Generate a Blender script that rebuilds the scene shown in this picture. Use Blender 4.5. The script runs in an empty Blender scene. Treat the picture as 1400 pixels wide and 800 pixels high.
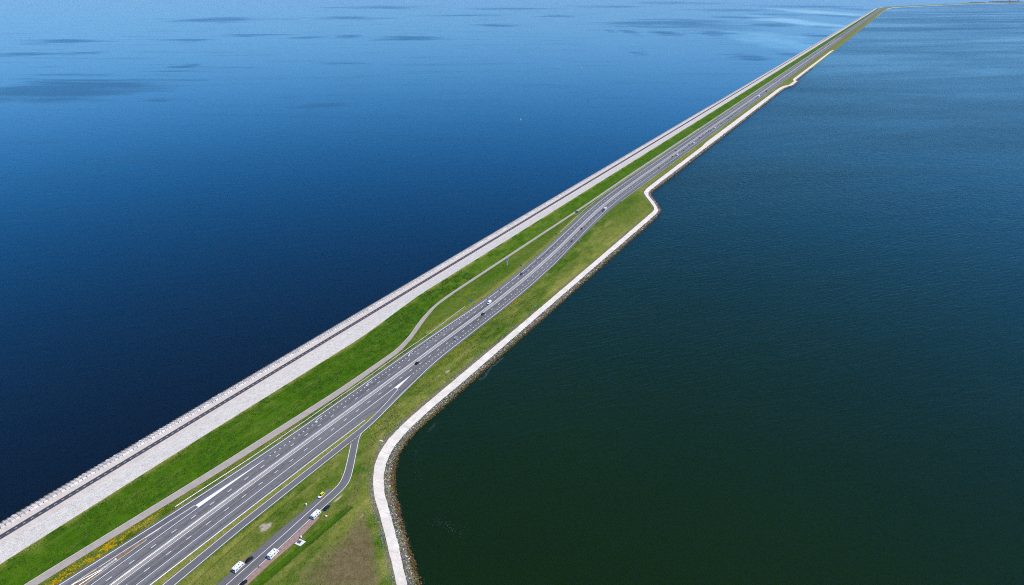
import bpy, bmesh, math, random
import numpy as np
from mathutils import Vector

# ------------------------------------------------------------------ camera
CAM_H, FOCAL, HORIZON = 265.0, 933.0, -20.0          # metres, pixels (1400 wide), pixel row
PITCH = math.atan((400 - HORIZON) / FOCAL)
sc = bpy.context.scene
COL = sc.collection
cam_d = bpy.data.cameras.new('camera')
cam_d.sensor_fit = 'HORIZONTAL'
cam_d.sensor_width = 36.0
cam_d.lens = 36.0 * FOCAL / 1400.0
cam_d.clip_start = 1.0
cam_d.clip_end = 120000.0
cam = bpy.data.objects.new('camera', cam_d)
COL.objects.link(cam)
cam.location = (0, 0, CAM_H)
cam.rotation_euler = (math.pi / 2 - PITCH, 0, 0)
sc.camera = cam

# ------------------------------------------------------------------ light
SUN_AZ, SUN_EL = math.radians(108), math.radians(56)
world = bpy.data.worlds.new('World')
sc.world = world
world.use_nodes = True
wn = world.node_tree
sky = wn.nodes.new('ShaderNodeTexSky')
sky.sky_type = 'NISHITA'
sky.sun_disc = False
sky.sun_elevation = SUN_EL
sky.sun_rotation = SUN_AZ
sky.altitude = 0
sky.air_density = 0.85
sky.dust_density = 0.0
sky.ozone_density = 10.0
hsv = wn.nodes.new('ShaderNodeHueSaturation')
hsv.inputs['Saturation'].default_value = 1.30
wn.links.new(sky.outputs[0], hsv.inputs['Color'])
wn.links.new(hsv.outputs[0], wn.nodes['Background'].inputs[0])
wn.nodes['Background'].inputs[1].default_value = 0.15
sun_d = bpy.data.lights.new('sun', 'SUN')
sun_d.energy = 3.2
sun_d.angle = math.radians(0.5)
sun_d.color = (1.0, 0.88, 0.69)
sun = bpy.data.objects.new('sun', sun_d)
COL.objects.link(sun)
sun_dir = Vector((math.sin(SUN_AZ) * math.cos(SUN_EL), math.cos(SUN_AZ) * math.cos(SUN_EL), math.sin(SUN_EL)))
sun.rotation_euler = sun_dir.to_track_quat('Z', 'Y').to_euler()
sun.location = (300, 0, 600)
sc.view_settings.view_transform = 'Standard'
sc.view_settings.look = 'None'
sc.view_settings.exposure = 0.6
sc.view_settings.gamma = 1.0
sc.view_settings.use_curve_mapping = False
try:
    sc.cycles.use_denoising = False
    sc.cycles.max_bounces = 6
    sc.cycles.diffuse_bounces = 2
    sc.cycles.glossy_bounces = 3
    sc.cycles.volume_bounces = 0
    sc.cycles.filter_width = 1.05
except Exception:
    pass

R = random.Random(7)
RNG = np.random.RandomState(11)

# ------------------------------------------------------------------ dike coordinates
# s runs along the dike, d across it (to the right); both in metres.
TH = math.radians(28.267)
T = np.array([math.sin(TH), math.cos(TH)])
N = np.array([T[1], -T[0]])
ORG = np.array([-224.51, 342.39])


def W(s, d):
    s = np.asarray(s, float)
    d = np.asarray(d, float)
    return ORG[0] + s * T[0] + d * N[0], ORG[1] + s * T[1] + d * N[1]


def px(x, y, z=0.0):
    """ground point at height z seen at a photo pixel, in dike coordinates"""
    cx, cy = (x - 700) / FOCAL, (400 - y) / FOCAL
    dx, dy, dz = cx, math.cos(PITCH) + cy * math.sin(PITCH), -math.sin(PITCH) + cy * math.cos(PITCH)
    t = (z - CAM_H) / dz
    q = np.array([dx * t, dy * t]) - ORG
    return float(q @ T), float(q @ N)


def pts(lst, z):
    a = np.array(sorted(px(x, y, z) for x, y in lst))
    return a[:, 0], a[:, 1]


def curve(S, D, smooth=0.0):
    S, D = np.array(S, float), np.array(D, float)
    if smooth <= 0:
        return lambda s: np.interp(s, S, D)
    g = np.arange(-260, 2600, 1.0)
    v = np.interp(g, S, D)
    k = np.arange(-3 * smooth, 3 * smooth + 1)
    w = np.exp(-0.5 * (k / smooth) ** 2)
    w /= w.sum()
    m = len(k) // 2
    vp = np.concatenate([np.full(m, v[0]), v, np.full(m, v[-1])])
    v2 = np.convolve(vp, w, 'valid')
    return lambda s: np.where(np.asarray(s) > 2590, np.interp(s, S, D), np.interp(s, g, v2))


FAR = 10400.0
crest = curve([-260, 20, 100, 170, 200, 225, 260, 320, FAR], [23.4, 24.4, 25.5, 26.2, 24.2, 21.9, 19.2, 19.2, 20.5], 8)
svcL = curve([-260, -86, -48, 2, 44, 102, 124, 176, 200, 225, 252, 275, 300, 420, 600, 700, 760, FAR],
             [32, 42.1, 45.6, 49.9, 52.7, 56.2, 56.9, 57.3, 52.6, 44.4, 38.2, 36.2, 36.0, 36.5, 37.6, 36.8, 36.0, 37.5], 6)
svcR = curve([-260, -89, -45, 5, 46, 106, 127, 177, 202, 225, 257, 290, 420, 600, 700, 760, FAR],
             [36.5, 47.0, 50.8, 55.6, 58.4, 61.7, 61.8, 61.6, 55.6, 48.2, 39.8, 38.6, 39.4, 40.4, 39.8, 39.2, 40.7], 6)
lineA = curve([-260, -86, -44, -13, 21, 68, 125, 180, 229, 272, 308, 360, 437, 518, 582, 661, 740, FAR],
              [37.5, 56.2, 60.4, 62.8, 65.0, 66.8, 67.6, 68.3, 69.6, 71.7, 72.6, 70.8, 65.6, 57.6, 51.4, 47.4, 46.3, 46.5], 12)
lineB = curve([-260, -83, -47, -19, 10], [44.5, 61.2, 64.3, 66.6, 68.8], 6)
lineC = curve([-260, 0, 100, 180, 270, 300], [68.6, 69.9, 70.8, 71.8, 72.5, 72.6], 12)
laneE = curve([-260, -49, 60, 120, 180, 238, 300, 360, 428, 524, 600, 680, 740, FAR],
              [72.9, 73.5, 74.4, 75.2, 75.8, 76.4, 76.6, 74.8, 70.2, 61.2, 54.6, 51.2, 50.2, 50.4], 14)
lineF = curve([-260, -54, 60, 120, 186, 278, 300, 360, 437, 522, 600, 680, 740, FAR],
              [76.4, 77.2, 78.4, 79.3, 79.9, 80.6, 80.4, 78.6, 73.8, 64.9, 58.2, 54.8, 54.0, 54.2], 14)
lineG = curve([-260, -52, 60, 116, 188, 279, 300, 360, 428, 522, 600, 680, 740, FAR],
              [79.6, 80.4, 81.4, 82.2, 82.8, 83.6, 83.6, 82.0, 77.6, 68.4, 61.9, 58.8, 58.2, 58.4], 14)
laneR = curve([-260, -36, 60, 143, 203, 274, 320, 357, 440, 522, 600, 680, 740, FAR],
              [83.8, 84.5, 85.1, 85.8, 86.4, 87.1, 86.8, 85.2, 79.8, 72.0, 65.6, 62.5, 62.0, 62.2], 14)
lineH = curve([-260, -25, 60, 120, 170, 240, 285, 320, 360, 410, 470, 540, 610, 680, 740, FAR],
              [88.0, 88.6, 89.1, 89.8, 90.3, 90.9, 91.1, 90.5, 88.9, 85.2, 80.0, 74.0, 68.8, 66.4, 66.0, 66.2], 12)
lineJ = curve([60, 75, 93, 116, 137, 164, 180, 207, 285, 340, 402, 460, 527, 595, 656, 740, FAR],
              [104.6, 104.5, 103.4, 100.5, 98.0, 95.3, 94.3, 94.3, 94.4, 93.0, 89.4, 83.2, 75.6, 69.6, 66.8, 66.2, 66.4], 6)
rampL = curve([-260, -63, -20, 40, 82, 93, 104, 114, 130, 140], [101, 99.6, 98.9, 99.6, 99.9, 99.3, 98.0, 96.4, 93.3, 91.3], 4)
rampR = curve([-260, -60, -20, 40, 75, 85, 93, 106, 116, 140], [106, 104.5, 103.5, 104.0, 104.5, 104.2, 103.4, 102.0, 100.5, 98], 4)
W1 = curve([-260, -9, -2, 10, 20, 27, 35, 46, 55, 67, 82, 102, 118, 162, 240, 342, 589, 630, 642, 668, 695, 705, 725,
            764, 1040, 1075, 1100, 1900, 1950, 1991, 2085, 2110, 2140, 3310, 3420, FAR],
           [470, 196.4, 189.5, 176.3, 165.5, 157.4, 148, 138, 131.6, 125.6, 121.6, 119.8, 119.6, 119.9, 121, 121.6, 122.4,
            122.4, 119, 104.3, 88.5, 84, 81.4, 81.2, 81.4, 79, 79, 81, 85, 96, 97.5, 90, 87.5, 92, 99, 112], 3)
W2 = curve([-260, -6, 0, 11, 20, 30, 38, 46, 54, 66, 78, 98, 122, 166, 240, 355, 583, 624, 636, 665, 695, 713, 768, 870,
            1240, 1900, 1945, 1985, 2085, 2107, 2140, 3310, 3420, FAR],
           [475, 201.2, 194.4, 183.6, 173.8, 162.8, 153.6, 146.2, 140, 133.6, 129.4, 126.8, 126.2, 127, 127.2, 127.6, 129,
            129, 126.6, 112, 94, 88.9, 88.5, 89.2, 91, 92, 97, 106.2, 106, 98, 97, 100, 101, 115], 3)
WR = curve([-260, -2, 6, 12, 19, 27, 34, 43, 52, 63, 77, 89, 108, 172, 279, 541, 596, 632, 644, 667, 706, 722, 779, 1231,
            1900, 1940, 1980, 2090, 2130, 2300, 4000, FAR],
           [480, 205.6, 196.8, 189.8, 182, 173.6, 166.2, 157, 148.5, 140.6, 134.2, 131.4, 130.2, 130.4, 131.2, 132, 132.4,
            130, 127.6, 115, 93.6, 91.2, 92.6, 94, 96, 100, 110, 110.6, 100.6, 102, 107, 119], 3)


def stations(s0, s1):
    out = [np.arange(s0, min(s1, 330), 1.5)]
    if s1 > 330:
        out.append(np.arange(max(330, s0), min(s1, 900), 4.0))
    if s1 > 900:
        out.append(np.arange(max(900, s0), min(s1, 2400), 15.0))
    if s1 > 2400:
        out.append(np.arange(max(2400, s0), s1, 120.0))
    a = np.concatenate(out + [np.array([s1], float)])
    a = np.unique(a)
    return a


# ------------------------------------------------------------------ helpers: noise, meshes, materials
def _h(i, j, k):
    n = (i.astype(np.int64) * 374761393 + j.astype(np.int64) * 668265263 + k * 974711) & 0x7fffffff
    n = ((n ^ (n >> 13)) * 1274126177) & 0x7fffffff
    return ((n ^ (n >> 16)) & 0xffff) / 65535.0


def vnoise(x, y, seed=0):
    xi, yi = np.floor(x), np.floor(y)
    fx, fy = x - xi, y - yi
    fx, fy = fx * fx * (3 - 2 * fx), fy * fy * (3 - 2 * fy)
    a, b = _h(xi, yi, seed), _h(xi + 1, yi, seed)
    c, d = _h(xi, yi + 1, seed), _h(xi + 1, yi + 1, seed)
    return (a * (1 - fx) + b * fx) * (1 - fy) + (c * (1 - fx) + d * fx) * fy


def fbm(x, y, seed=0, octaves=4):
    v, a, t = 0, 1.0, 0
    for o in range(octaves):
        v = v + a * vnoise(x * 2 ** o, y * 2 ** o, seed + o)
        t += a
        a *= 0.5
    return v / t


def mesh_from(name, verts, faces, mats=(), smooth=False):
    me = bpy.data.meshes.new(name)
    me.from_pydata([tuple(v) for v in verts], [], [tuple(f) for f in faces])
    for m in mats:
        me.materials.append(m)
    if smooth:
        me.polygons.foreach_set('use_smooth', [True] * len(me.polygons))
    me.update()
    return me


def obj(name, me, parent=None, loc=None):
    o = bpy.data.objects.new(name, me)
    COL.objects.link(o)
    if parent is not None:
        o.parent = parent
    if loc is not None:
        o.location = loc
    return o


def tag(o, label=None, cat=None, group=None, kind=None):
    if label:
        o['label'] = label
    if cat:
        o['category'] = cat
    if group:
        o['group'] = group
    if kind:
        o['kind'] = kind
    return o


def grid_mesh(name, X, Y, Z, mats, uv=None, attrs=None, smooth=True):
    """X,Y,Z are (rows, cols) arrays"""
    r, c = X.shape
    co = np.stack([X, Y, Z], -1).reshape(-1, 3).astype(np.float32)
    idx = np.arange(r * c).reshape(r, c)
    q = np.stack([idx[:-1, :-1], idx[:-1, 1:], idx[1:, 1:], idx[1:, :-1]], -1).reshape(-1, 4)
    me = bpy.data.meshes.new(name)
    me.vertices.add(len(co))
    me.vertices.foreach_set('co', co.ravel())
    me.loops.add(q.size)
    me.loops.foreach_set('vertex_index', q.ravel().astype(np.int32))
    me.polygons.add(len(q))
    me.polygons.foreach_set('loop_start', np.arange(0, q.size, 4, dtype=np.int32))
    me.polygons.foreach_set('loop_total', np.full(len(q), 4, dtype=np.int32))
    for m in mats:
        me.materials.append(m)
    me.update(calc_edges=True)
    # faces up
    nz = me.polygons[0].normal.z if len(q) else 1
    if nz < 0:
        me.flip_normals()
    if uv is not None:
        lay = me.uv_layers.new(name='UVMap')
        li = np.empty(len(me.loops), np.int32)
        me.loops.foreach_get('vertex_index', li)
        u = np.stack([uv[0].ravel(), uv[1].ravel()], -1)[li].astype(np.float32)
        lay.data.foreach_set('uv', u.ravel())
    if attrs:
        for k, v in attrs.items():
            a = me.attributes.new(k, 'FLOAT', 'POINT')
            a.data.foreach_set('value', np.asarray(v, np.float32).ravel())
    if smooth:
        me.polygons.foreach_set('use_smooth', np.ones(len(q), bool))
    return me


def strip(name, dl, dr, z, s0, s1, mat, parent=None, cols=1, zr=None, st=None):
    """sheet between two offset curves"""
    s = stations(s0, s1) if st is None else st
    a, b = dl(s), dr(s)
    u = np.linspace(0, 1, cols + 1)
    D = a[:, None] * (1 - u) + b[:, None] * u
    S = np.repeat(s[:, None], cols + 1, 1)
    za = z(s) if callable(z) else np.full_like(s, z)
    zb = za if zr is None else (zr(s) if callable(zr) else np.full_like(s, zr))
    Z = za[:, None] * (1 - u) + zb[:, None] * u
    X, Y = W(S, D)
    return obj(name, grid_mesh(name, X, Y, Z, [mat], uv=(S, D)), parent)


class NT:
    """tiny node-graph helper"""
    def __init__(self, name):
        self.m = bpy.data.materials.new(name)
        self.m.use_nodes = True
        self.t = self.m.node_tree
        self.b = self.t.nodes['Principled BSDF']

    def n(self, typ, **kw):
        nd = self.t.nodes.new(typ)
        for k, v in kw.items():
            setattr(nd, k, v)
        return nd

    def l(self, a, b):
        self.t.links.new(a, b)

    def coord(self, out='Object', scale=(1, 1, 1), rot=(0, 0, 0), loc=(0, 0, 0)):
        tc = self.n('ShaderNodeTexCoord')
        src = tc.outputs[out]
        if any(rot):
            m0 = self.n('ShaderNodeMapping')
            m0.inputs['Rotation'].default_value = rot
            self.l(src, m0.inputs['Vector'])
            src = m0.outputs[0]
        mp = self.n('ShaderNodeMapping')
        mp.inputs['Scale'].default_value = scale
        mp.inputs['Location'].default_value = loc
        self.l(src, mp.inputs['Vector'])
        return mp.outputs[0]

    def noise(self, vec, scale, detail=4, rough=0.55, dist=0.0):
        nd = self.n('ShaderNodeTexNoise')
        nd.inputs['Scale'].default_value = scale
        nd.inputs['Detail'].default_value = detail
        nd.inputs['Roughness'].default_value = rough
        nd.inputs['Distortion'].default_value = dist
        self.l(vec, nd.inputs['Vector'])
        return nd.outputs['Fac']

    def ramp(self, fac, stops):
        r = self.n('ShaderNodeValToRGB')
        e = r.color_ramp.elements
        while len(e) < len(stops):
            e.new(0.5)
        for i, (p_, c) in enumerate(stops):
            e[i].position = p_
            e[i].color = (c, c, c, 1) if not isinstance(c, (tuple, list)) else (*c, 1)
        self.l(fac, r.inputs[0])
        return r.outputs[0]

    def mix(self, fac, a, b, mode='MIX'):
        m = self.n('ShaderNodeMix', data_type='RGBA', blend_type=mode)
        for sock, v in ((m.inputs[0], fac), (m.inputs[6], a), (m.inputs[7], b)):
            if isinstance(v, (int, float)):
                sock.default_value = v
            elif isinstance(v, (tuple, list)):
                sock.default_value = (*v, 1)
            else:
                self.l(v, sock)
        return m.outputs[2]

    def math(self, op, a, b=None, clamp=False):
        m = self.n('ShaderNodeMath', operation=op, use_clamp=clamp)
        for i, v in enumerate((a, b)):
            if v is None:
                continue
            if isinstance(v, (int, float)):
                m.inputs[i].default_value = v
            else:
                self.l(v, m.inputs[i])
        return m.outputs[0]

    def attr(self, name):
        a = self.n('ShaderNodeAttribute', attribute_name=name)
        return a.outputs['Fac']

    def attrc(self, name):
        a = self.n('ShaderNodeAttribute', attribute_name=name)
        return a.outputs['Color']

    def bump(self, h, strength, dist, prev=None):
        b = self.n('ShaderNodeBump')
        b.inputs['Strength'].default_value = strength
        b.inputs['Distance'].default_value = dist
        self.l(h, b.inputs['Height'])
        if prev is not None:
            self.l(prev, b.inputs['Normal'])
        return b.outputs[0]

    def set(self, base=None, rough=None, normal=None, spec=None, metal=None, ior=None):
        for k, v in (('Base Color', base), ('Roughness', rough), ('Normal', normal), ('Specular IOR Level', spec),
                     ('Metallic', metal), ('IOR', ior)):
            if v is None:
                continue
            s_ = self.b.inputs[k]
            if isinstance(v, (int, float)):
                s_.default_value = v
            elif isinstance(v, (tuple, list)):
                s_.default_value = (*v, 1)
            else:
                self.l(v, s_)
        return self.m


def plain(name, col, rough=0.6, metal=0.0, spec=0.5, vary=0.12, scale=3.0):
    g = NT(name)
    v = g.coord('Object')
    f = g.noise(v, scale, 3)
    dark = tuple(c * (1 - vary) for c in col)
    lite = tuple(min(1, c * (1 + vary)) for c in col)
    c = g.ramp(f, [(0.3, dark), (0.7, lite)])
    return g.set(base=c, rough=rough, metal=metal, spec=spec)


# --- grass: colours come from the ground cover itself (attributes written per vertex)
def grass_material():
    g = NT('grass')
    v = g.coord('Object')
    big = g.noise(v, 0.035, 5, 0.6)
    mid = g.noise(v, 0.22, 5, 0.65)
    fine = g.noise(v, 1.6, 4, 0.75)
    mow = g.noise(g.coord('Object', (0.55, 0.018, 1), (0, 0, TH)), 1.0, 4, 0.6)
    lush = g.mix(g.ramp(mid, [(0.3, 0), (0.72, 1)]), (0.017, 0.064, 0.001), (0.058, 0.138, 0.004))
    lush = g.mix(g.ramp(big, [(0.35, 0), (0.7, 1)]), lush, g.mix(0.5, lush, (0.082, 0.162, 0.008)))
    lush = g.mix(g.ramp(mow, [(0.52, 0), (0.72, 0.55)]), lush, (0.120, 0.150, 0.030))
    lush = g.mix(g.ramp(mow, [(0.28, 0.5), (0.42, 0)]), lush, (0.014, 0.050, 0.003))
    dry = g.mix(g.ramp(mid, [(0.3, 0), (0.7, 1)]), (0.160, 0.195, 0.026), (0.265, 0.245, 0.065))
    soil = g.mix(g.ramp(mid, [(0.3, 0), (0.7, 1)]), (0.120, 0.095, 0.036), (0.195, 0.155, 0.075))
    sand = (0.42, 0.36, 0.28)
    c = g.mix(g.ramp(g.math('ADD', g.attr('dry'), g.math('MULTIPLY', g.math('SUBTRACT', fine, 0.5), 0.5)), [(0.15, 0), (0.85, 1)]), lush, dry)
    c = g.mix(g.ramp(g.math('ADD', g.attr('soil'), g.math('MULTIPLY', g.math('SUBTRACT', mid, 0.5), 0.7)), [(0.25, 0), (0.8, 1)]), c, soil)
    c = g.mix(g.ramp(g.math('ADD', g.attr('sand'), g.math('MULTIPLY', g.math('SUBTRACT', fine, 0.5), 0.6)), [(0.35, 0), (0.75, 1)]), c, sand)
    c = g.mix(1.0, c, g.ramp(fine, [(0.25, 0.45), (0.5, 1.0), (0.8, 1.5)]), 'MULTIPLY')
    nrm = g.bump(g.math('ADD', fine, g.math('MULTIPLY', mid, 1.5)), 1.0, 0.5)
    return g.set(base=c, rough=0.95, normal=nrm, spec=0.0)


def asphalt_material(name, lo, hi, tint):
    g = NT(name)
    uv = g.n('ShaderNodeUVMap')
    mp = g.n('ShaderNodeMapping')
    mp.inputs['Scale'].default_value = (0.006, 1.05, 1)
    g.l(uv.outputs[0], mp.inputs[0])
    streak = g.noise(mp.outputs[0], 1.0, 4, 0.6)
    v = g.coord('Object')
    mott = g.noise(v, 0.5, 5, 0.65)
    fine = g.noise(v, 6.0, 2)
    a = tuple(lo * t for t in tint)
    b = tuple(hi * t for t in tint)
    c = g.ramp(g.math('ADD', g.math('MULTIPLY', streak, 0.75), g.math('MULTIPLY', mott, 0.25)), [(0.38, a), (0.58, b)])
    c = g.mix(1.0, c, g.ramp(fine, [(0.3, 0.88), (0.7, 1.1)]), 'MULTIPLY')
    return g.set(base=c, rough=0.85, normal=g.bump(fine, 0.3, 0.02), spec=0.3)


def concrete_material(name, a, b, joint=None, spots=0.0, along=0.15):
    g = NT(name)
    v = g.coord('Object')
    m1 = g.noise(v, 0.18, 5, 0.65)
    m2 = g.noise(v, 1.3, 4, 0.7)
    c = g.mix(g.ramp(m1, [(0.3, 0), (0.7, 1)]), a, b)
    c = g.mix(1.0, c, g.ramp(m2, [(0.25, 0.76), (0.6, 1.05)]), 'MULTIPLY')
    if spots:
        vo = g.n('ShaderNodeTexVoronoi')
        vo.inputs['Scale'].default_value = 0.42
        g.l(v, vo.inputs['Vector'])
        sp = g.ramp(vo.outputs['Distance'], [(0.06, 1), (0.13, 0)])
        keep = g.ramp(g.noise(v, 0.9, 2), [(0.5, 0), (0.56, 1)])
        c = g.mix(g.math('MULTIPLY', g.math('MULTIPLY', sp, keep), spots), c, (0.16, 0.14, 0.12))
    if joint:
        uv = g.n('ShaderNodeUVMap')
        sep = g.n('ShaderNodeSeparateXYZ')
        g.l(uv.outputs[0], sep.inputs[0])
        fr = g.math('FRACT', g.math('DIVIDE', sep.outputs[0], joint))
        ln = g.math('LESS_THAN', fr, 0.05)
        c = g.mix(g.math('MULTIPLY', ln, 0.3), c, (0.3, 0.27, 0.25))
    return g.set(base=c, rough=0.9, normal=g.bump(m2, 0.35, 0.05), spec=0.2)


def setts_material():
    """column blocks of the upper slope: many small heads with dark gaps"""
    g = NT('column_blocks')
    v = g.coord('Object')
    vo = g.n('ShaderNodeTexVoronoi', feature='DISTANCE_TO_EDGE')
    vo.inputs['Scale'].default_value = 1.1
    g.l(v, vo.inputs['Vector'])
    gap = g.ramp(vo.outputs['Distance'], [(0.02, 0.55), (0.09, 1.0)])
    m1 = g.noise(v, 0.25, 5, 0.7)
    uv = g.coord('Object', (0.9, 0.25, 1), (0, 0, TH))
    m2 = g.noise(uv, 1.0, 4, 0.7)
    c = g.mix(g.ramp(m1, [(0.3, 0), (0.7, 1)]), (0.68, 0.615, 0.51), (0.85, 0.785, 0.665))
    c = g.mix(1.0, c, gap, 'MULTIPLY')
    c = g.mix(g.ramp(m2, [(0.56, 0), (0.68, 0.55)]), c, (0.32, 0.30, 0.26))
    return g.set(base=c, rough=0.9, normal=g.bump(vo.outputs['Distance'], 0.6, 0.25), spec=0.2)


def attr_colour(name, rough=0.85, bump=0.4, scale=4.0):
    g = NT(name)
    v = g.coord('Object')
    f = g.noise(v, scale, 3)
    c = g.mix(1.0, g.attrc('tone'), g.ramp(f, [(0.3, 0.8), (0.7, 1.15)]), 'MULTIPLY')
    return g.set(base=c, rough=rough, normal=g.bump(f, bump, 0.1), spec=0.25)


# --- water
def water_material(name, deep, rough, waves, wind, ior, spec, patches=None, slick=None):
    g = NT(name)
    hsum = None
    for (sc_, rz, detail, amp) in waves:
        v = g.coord('Object', sc_, (0, 0, math.radians(-rz)))
        h = g.math('MULTIPLY', g.noise(v, 1.0, detail, 0.5), amp)
        hsum = h if hsum is None else g.math('ADD', hsum, h)
    # cat's-paws: patches where the wind roughens the surface
    v = g.coord('Object', wind['scale'], (0, 0, math.radians(-wind['rot'])), wind.get('loc', (0, 0, 0)))
    w1 = g.noise(v, 1.0, 7, 0.62, 0.5)
    if patches:
        m_ = g.attr('patch')
        f_ = g.noise(g.coord('Object', (0.0022, 0.012, 1)), 1.0, 7, 0.68, 0.5)
        patch = g.ramp(g.math('ADD', g.math('MULTIPLY', m_, 0.75), g.math('MULTIPLY', g.math('SUBTRACT', f_, 0.5), 2.6)), [(0.12, 0), (0.80, 1)])
        if slick:
            k_ = g.attr('slick')
            calm = g.ramp(g.math('ADD', g.math('MULTIPLY', k_, 0.7), g.math('MULTIPLY', g.math('SUBTRACT', f_, 0.5), 0.8)), [(0.05, 0), (0.75, 1)])
            rough = g.math('SUBTRACT', rough, g.math('MULTIPLY', calm, rough * 0.35))
    else:
        v2 = g.coord('Object', tuple(k * 0.27 for k in wind['scale']), (0, 0, math.radians(-wind['rot'])), wind.get('loc2', (0, 0, 0)))
        w2 = g.noise(v2, 1.0, 3, 0.5)
        patch = g.ramp(g.math('ADD', g.math('MULTIPLY', w1, 0.55), g.math('MULTIPLY', w2, 0.5)), wind['ramp'])
    hsum = g.math('MULTIPLY', hsum, g.math('ADD', g.math('MULTIPLY', patch, wind['gain']), wind.get('floor', 1.0)))
    rough = g.math('ADD', g.math('MULTIPLY', patch, wind['rgain']), rough)
    v = g.coord('Object', (0.004, 0.004, 1))
    mott = g.noise(v, 1.0, 4, 0.6)
    c = g.mix(g.ramp(mott, [(0.3, 0), (0.7, 1)]), deep[0], deep[1])
    return g.set(base=c, rough=rough, normal=g.bump(hsum, 1.0, 1.0), ior=ior, spec=spec)


M = {}
M['grass'] = grass_material()
M['asphalt'] = asphalt_material('asphalt', 0.078, 0.182, (1.03, 1.0, 0.96))
M['asphalt_slip'] = asphalt_material('slip_asphalt', 0.105, 0.150, (1.03, 1.0, 0.96))
M['asphalt_bike'] = asphalt_material('cycle_asphalt', 0.050, 0.075, (0.98, 1.0, 1.15))
M['asphalt_layby'] = asphalt_material('layby_asphalt', 0.09, 0.15, (1.04, 1.0, 0.96))
M['service'] = concrete_material('service_concrete', (0.335, 0.295, 0.25), (0.41, 0.36, 0.31), joint=4.5)
M['median'] = concrete_material('median_gravel', (0.27, 0.24, 0.20), (0.38, 0.335, 0.28))
M['berm'] = concrete_material('berm_paving', (0.55, 0.475, 0.395), (0.66, 0.575, 0.48), joint=6.0)
M['shore'] = concrete_material('shore_concrete', (0.60, 0.545, 0.45), (0.82, 0.76, 0.655), joint=7.0, spots=0.9)
M['setts'] = setts_material()
M['block'] = attr_colour('armour_concrete', 0.85, 0.3, 1.5)
M['rock'] = attr_colour('rubble_stone', 0.85, 0.6, 3.0)
M['paint'] = plain('road_paint', (0.80, 0.80, 0.80), 0.55, vary=0.08, scale=1.2)
M['paint_old'] = plain('worn_road_paint', (0.62, 0.61, 0.58), 0.7, vary=0.2, scale=1.5)
M['kerb'] = plain('kerb_concrete', (0.60, 0.55, 0.50), 0.85, vary=0.15, scale=0.8)
M['steel'] = plain('galvanised_steel', (0.62, 0.66, 0.68), 0.45, metal=0.35, vary=0.1, scale=0.6)
M['brick'] = plain('red_clay_brick', (0.30, 0.19, 0.155), 0.85, vary=0.25, scale=0.9)
M['dirt'] = plain('verge_dirt', (0.20, 0.14, 0.085), 0.95, vary=0.35, scale=0.7)
M['cream'] = plain('cream_concrete', (0.58, 0.53, 0.44), 0.9, vary=0.15, scale=0.5)
SEA_PATCHES = [(80, 122, 140, 17, 1.0), (88, 57, 50, 3.5, .9), (30, 75, 55, 4, .9), (115, 73, 28, 2.2, .8), (295, 27, 75, 3.6, .9), (262, 55, 38, 2.4, .9),
               (257, 90, 20, 3.2, .8), (350, 48, 38, 2, .9), (425, 51, 24, 2, .8), (475, 25, 55, 2.4, .9), (520, 10, 75, 2.4, .9), (565, 52, 48, 3.2, 1.0),
               (478, 50, 22, 2.2, .8), (460, 88, 38, 3, .8), (385, 134, 24, 3, .7), (440, 146, 45, 7, .6), (215, 137, 20, 2.6, .7), (675, 35, 34, 2.6, .9), (640, 21, 50, 1.8, .8),
               (700, 12, 60, 1.6, .8), (935, 33, 85, 6.5, 1.0), (907, 45, 22, 4, 1.0), (860, 44, 13, 2.8, .9), (834, 43, 7, 2.2, .8), (972, 45, 28, 3.6, .9), (1025, 78, 26, 5, .9), (875, 73, 14, 2.8, .8),
               (1057, 34, 34, 2.6, .9), (930, 4, 60, 2, .9), (830, 9, 50, 1.6, .8), (1000, 14, 60, 2, .8), (1030, 24, 50, 2, .8), (1100, 9, 60, 1.8, .9), (1135, 37, 26, 2.4, .9),
               (1120, 49, 20, 2.4, .9), (1105, 60, 18, 2, .8), (1085, 75, 22, 3, .8), (1150, 22, 26, 2.4, .9), (1060, 20, 40, 1.4, .8), (1170, 13, 24, 2, .8), (760, 22, 30, 2, .7)]
SEA_SLICKS = [(1075, 58, 55, 16, .8), (1105, 32, 35, 13, 1.0), (1120, 17, 30, 6, .9)]
M['sea'] = water_material('sea_water', ((0.0026, 0.0022, 0.0004), (0.0034, 0.0030, 0.0008)), 0.20,
                          [((0.03, 0.09, 1), 20, 3, 0.10), ((0.18, 0.45, 1), -8, 3, 0.03)],
                          dict(scale=(0.0013, 0.0026, 1), rot=-8, gain=0.3, rgain=0.085), 1.42, 0.5, SEA_PATCHES, SEA_SLICKS)
M['lake'] = water_material('lake_water', ((0.0040, 0.0142, 0.0), (0.0050, 0.0172, 0.0001)), 0.20,
                           [((0.06, 0.32, 1), 24, 4, 0.40), ((0.14, 0.6, 1), 8, 3, 0.14), ((0.012, 0.03, 1), 30, 3, 0.4)],
                           dict(scale=(0.0009, 0.0030, 1), rot=12, ramp=[(0.42, 0.0), (0.62, 1.0)], gain=0.9, rgain=0.10, floor=0.7), 1.33, 0.23)

# ================================================================== SETTING
S0, S1 = -230.0, 9800.0
ZR = 4.05                                   # motorway surface

ditch = curve(*pts([(228, 828), (259, 799.5), (290, 771), (330, 735), (380, 694), (435, 651)], 4))
ditch2 = curve(*pts([(350, 802), (370, 785), (420, 742), (482, 690)], 4))


def bell(s, d, cx, cy, rs, rd, z=4.0):
    a, b = px(cx, cy, z)
    return np.exp(-(((s - a) / rs) ** 2 + ((d - b) / rd) ** 2))


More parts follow.
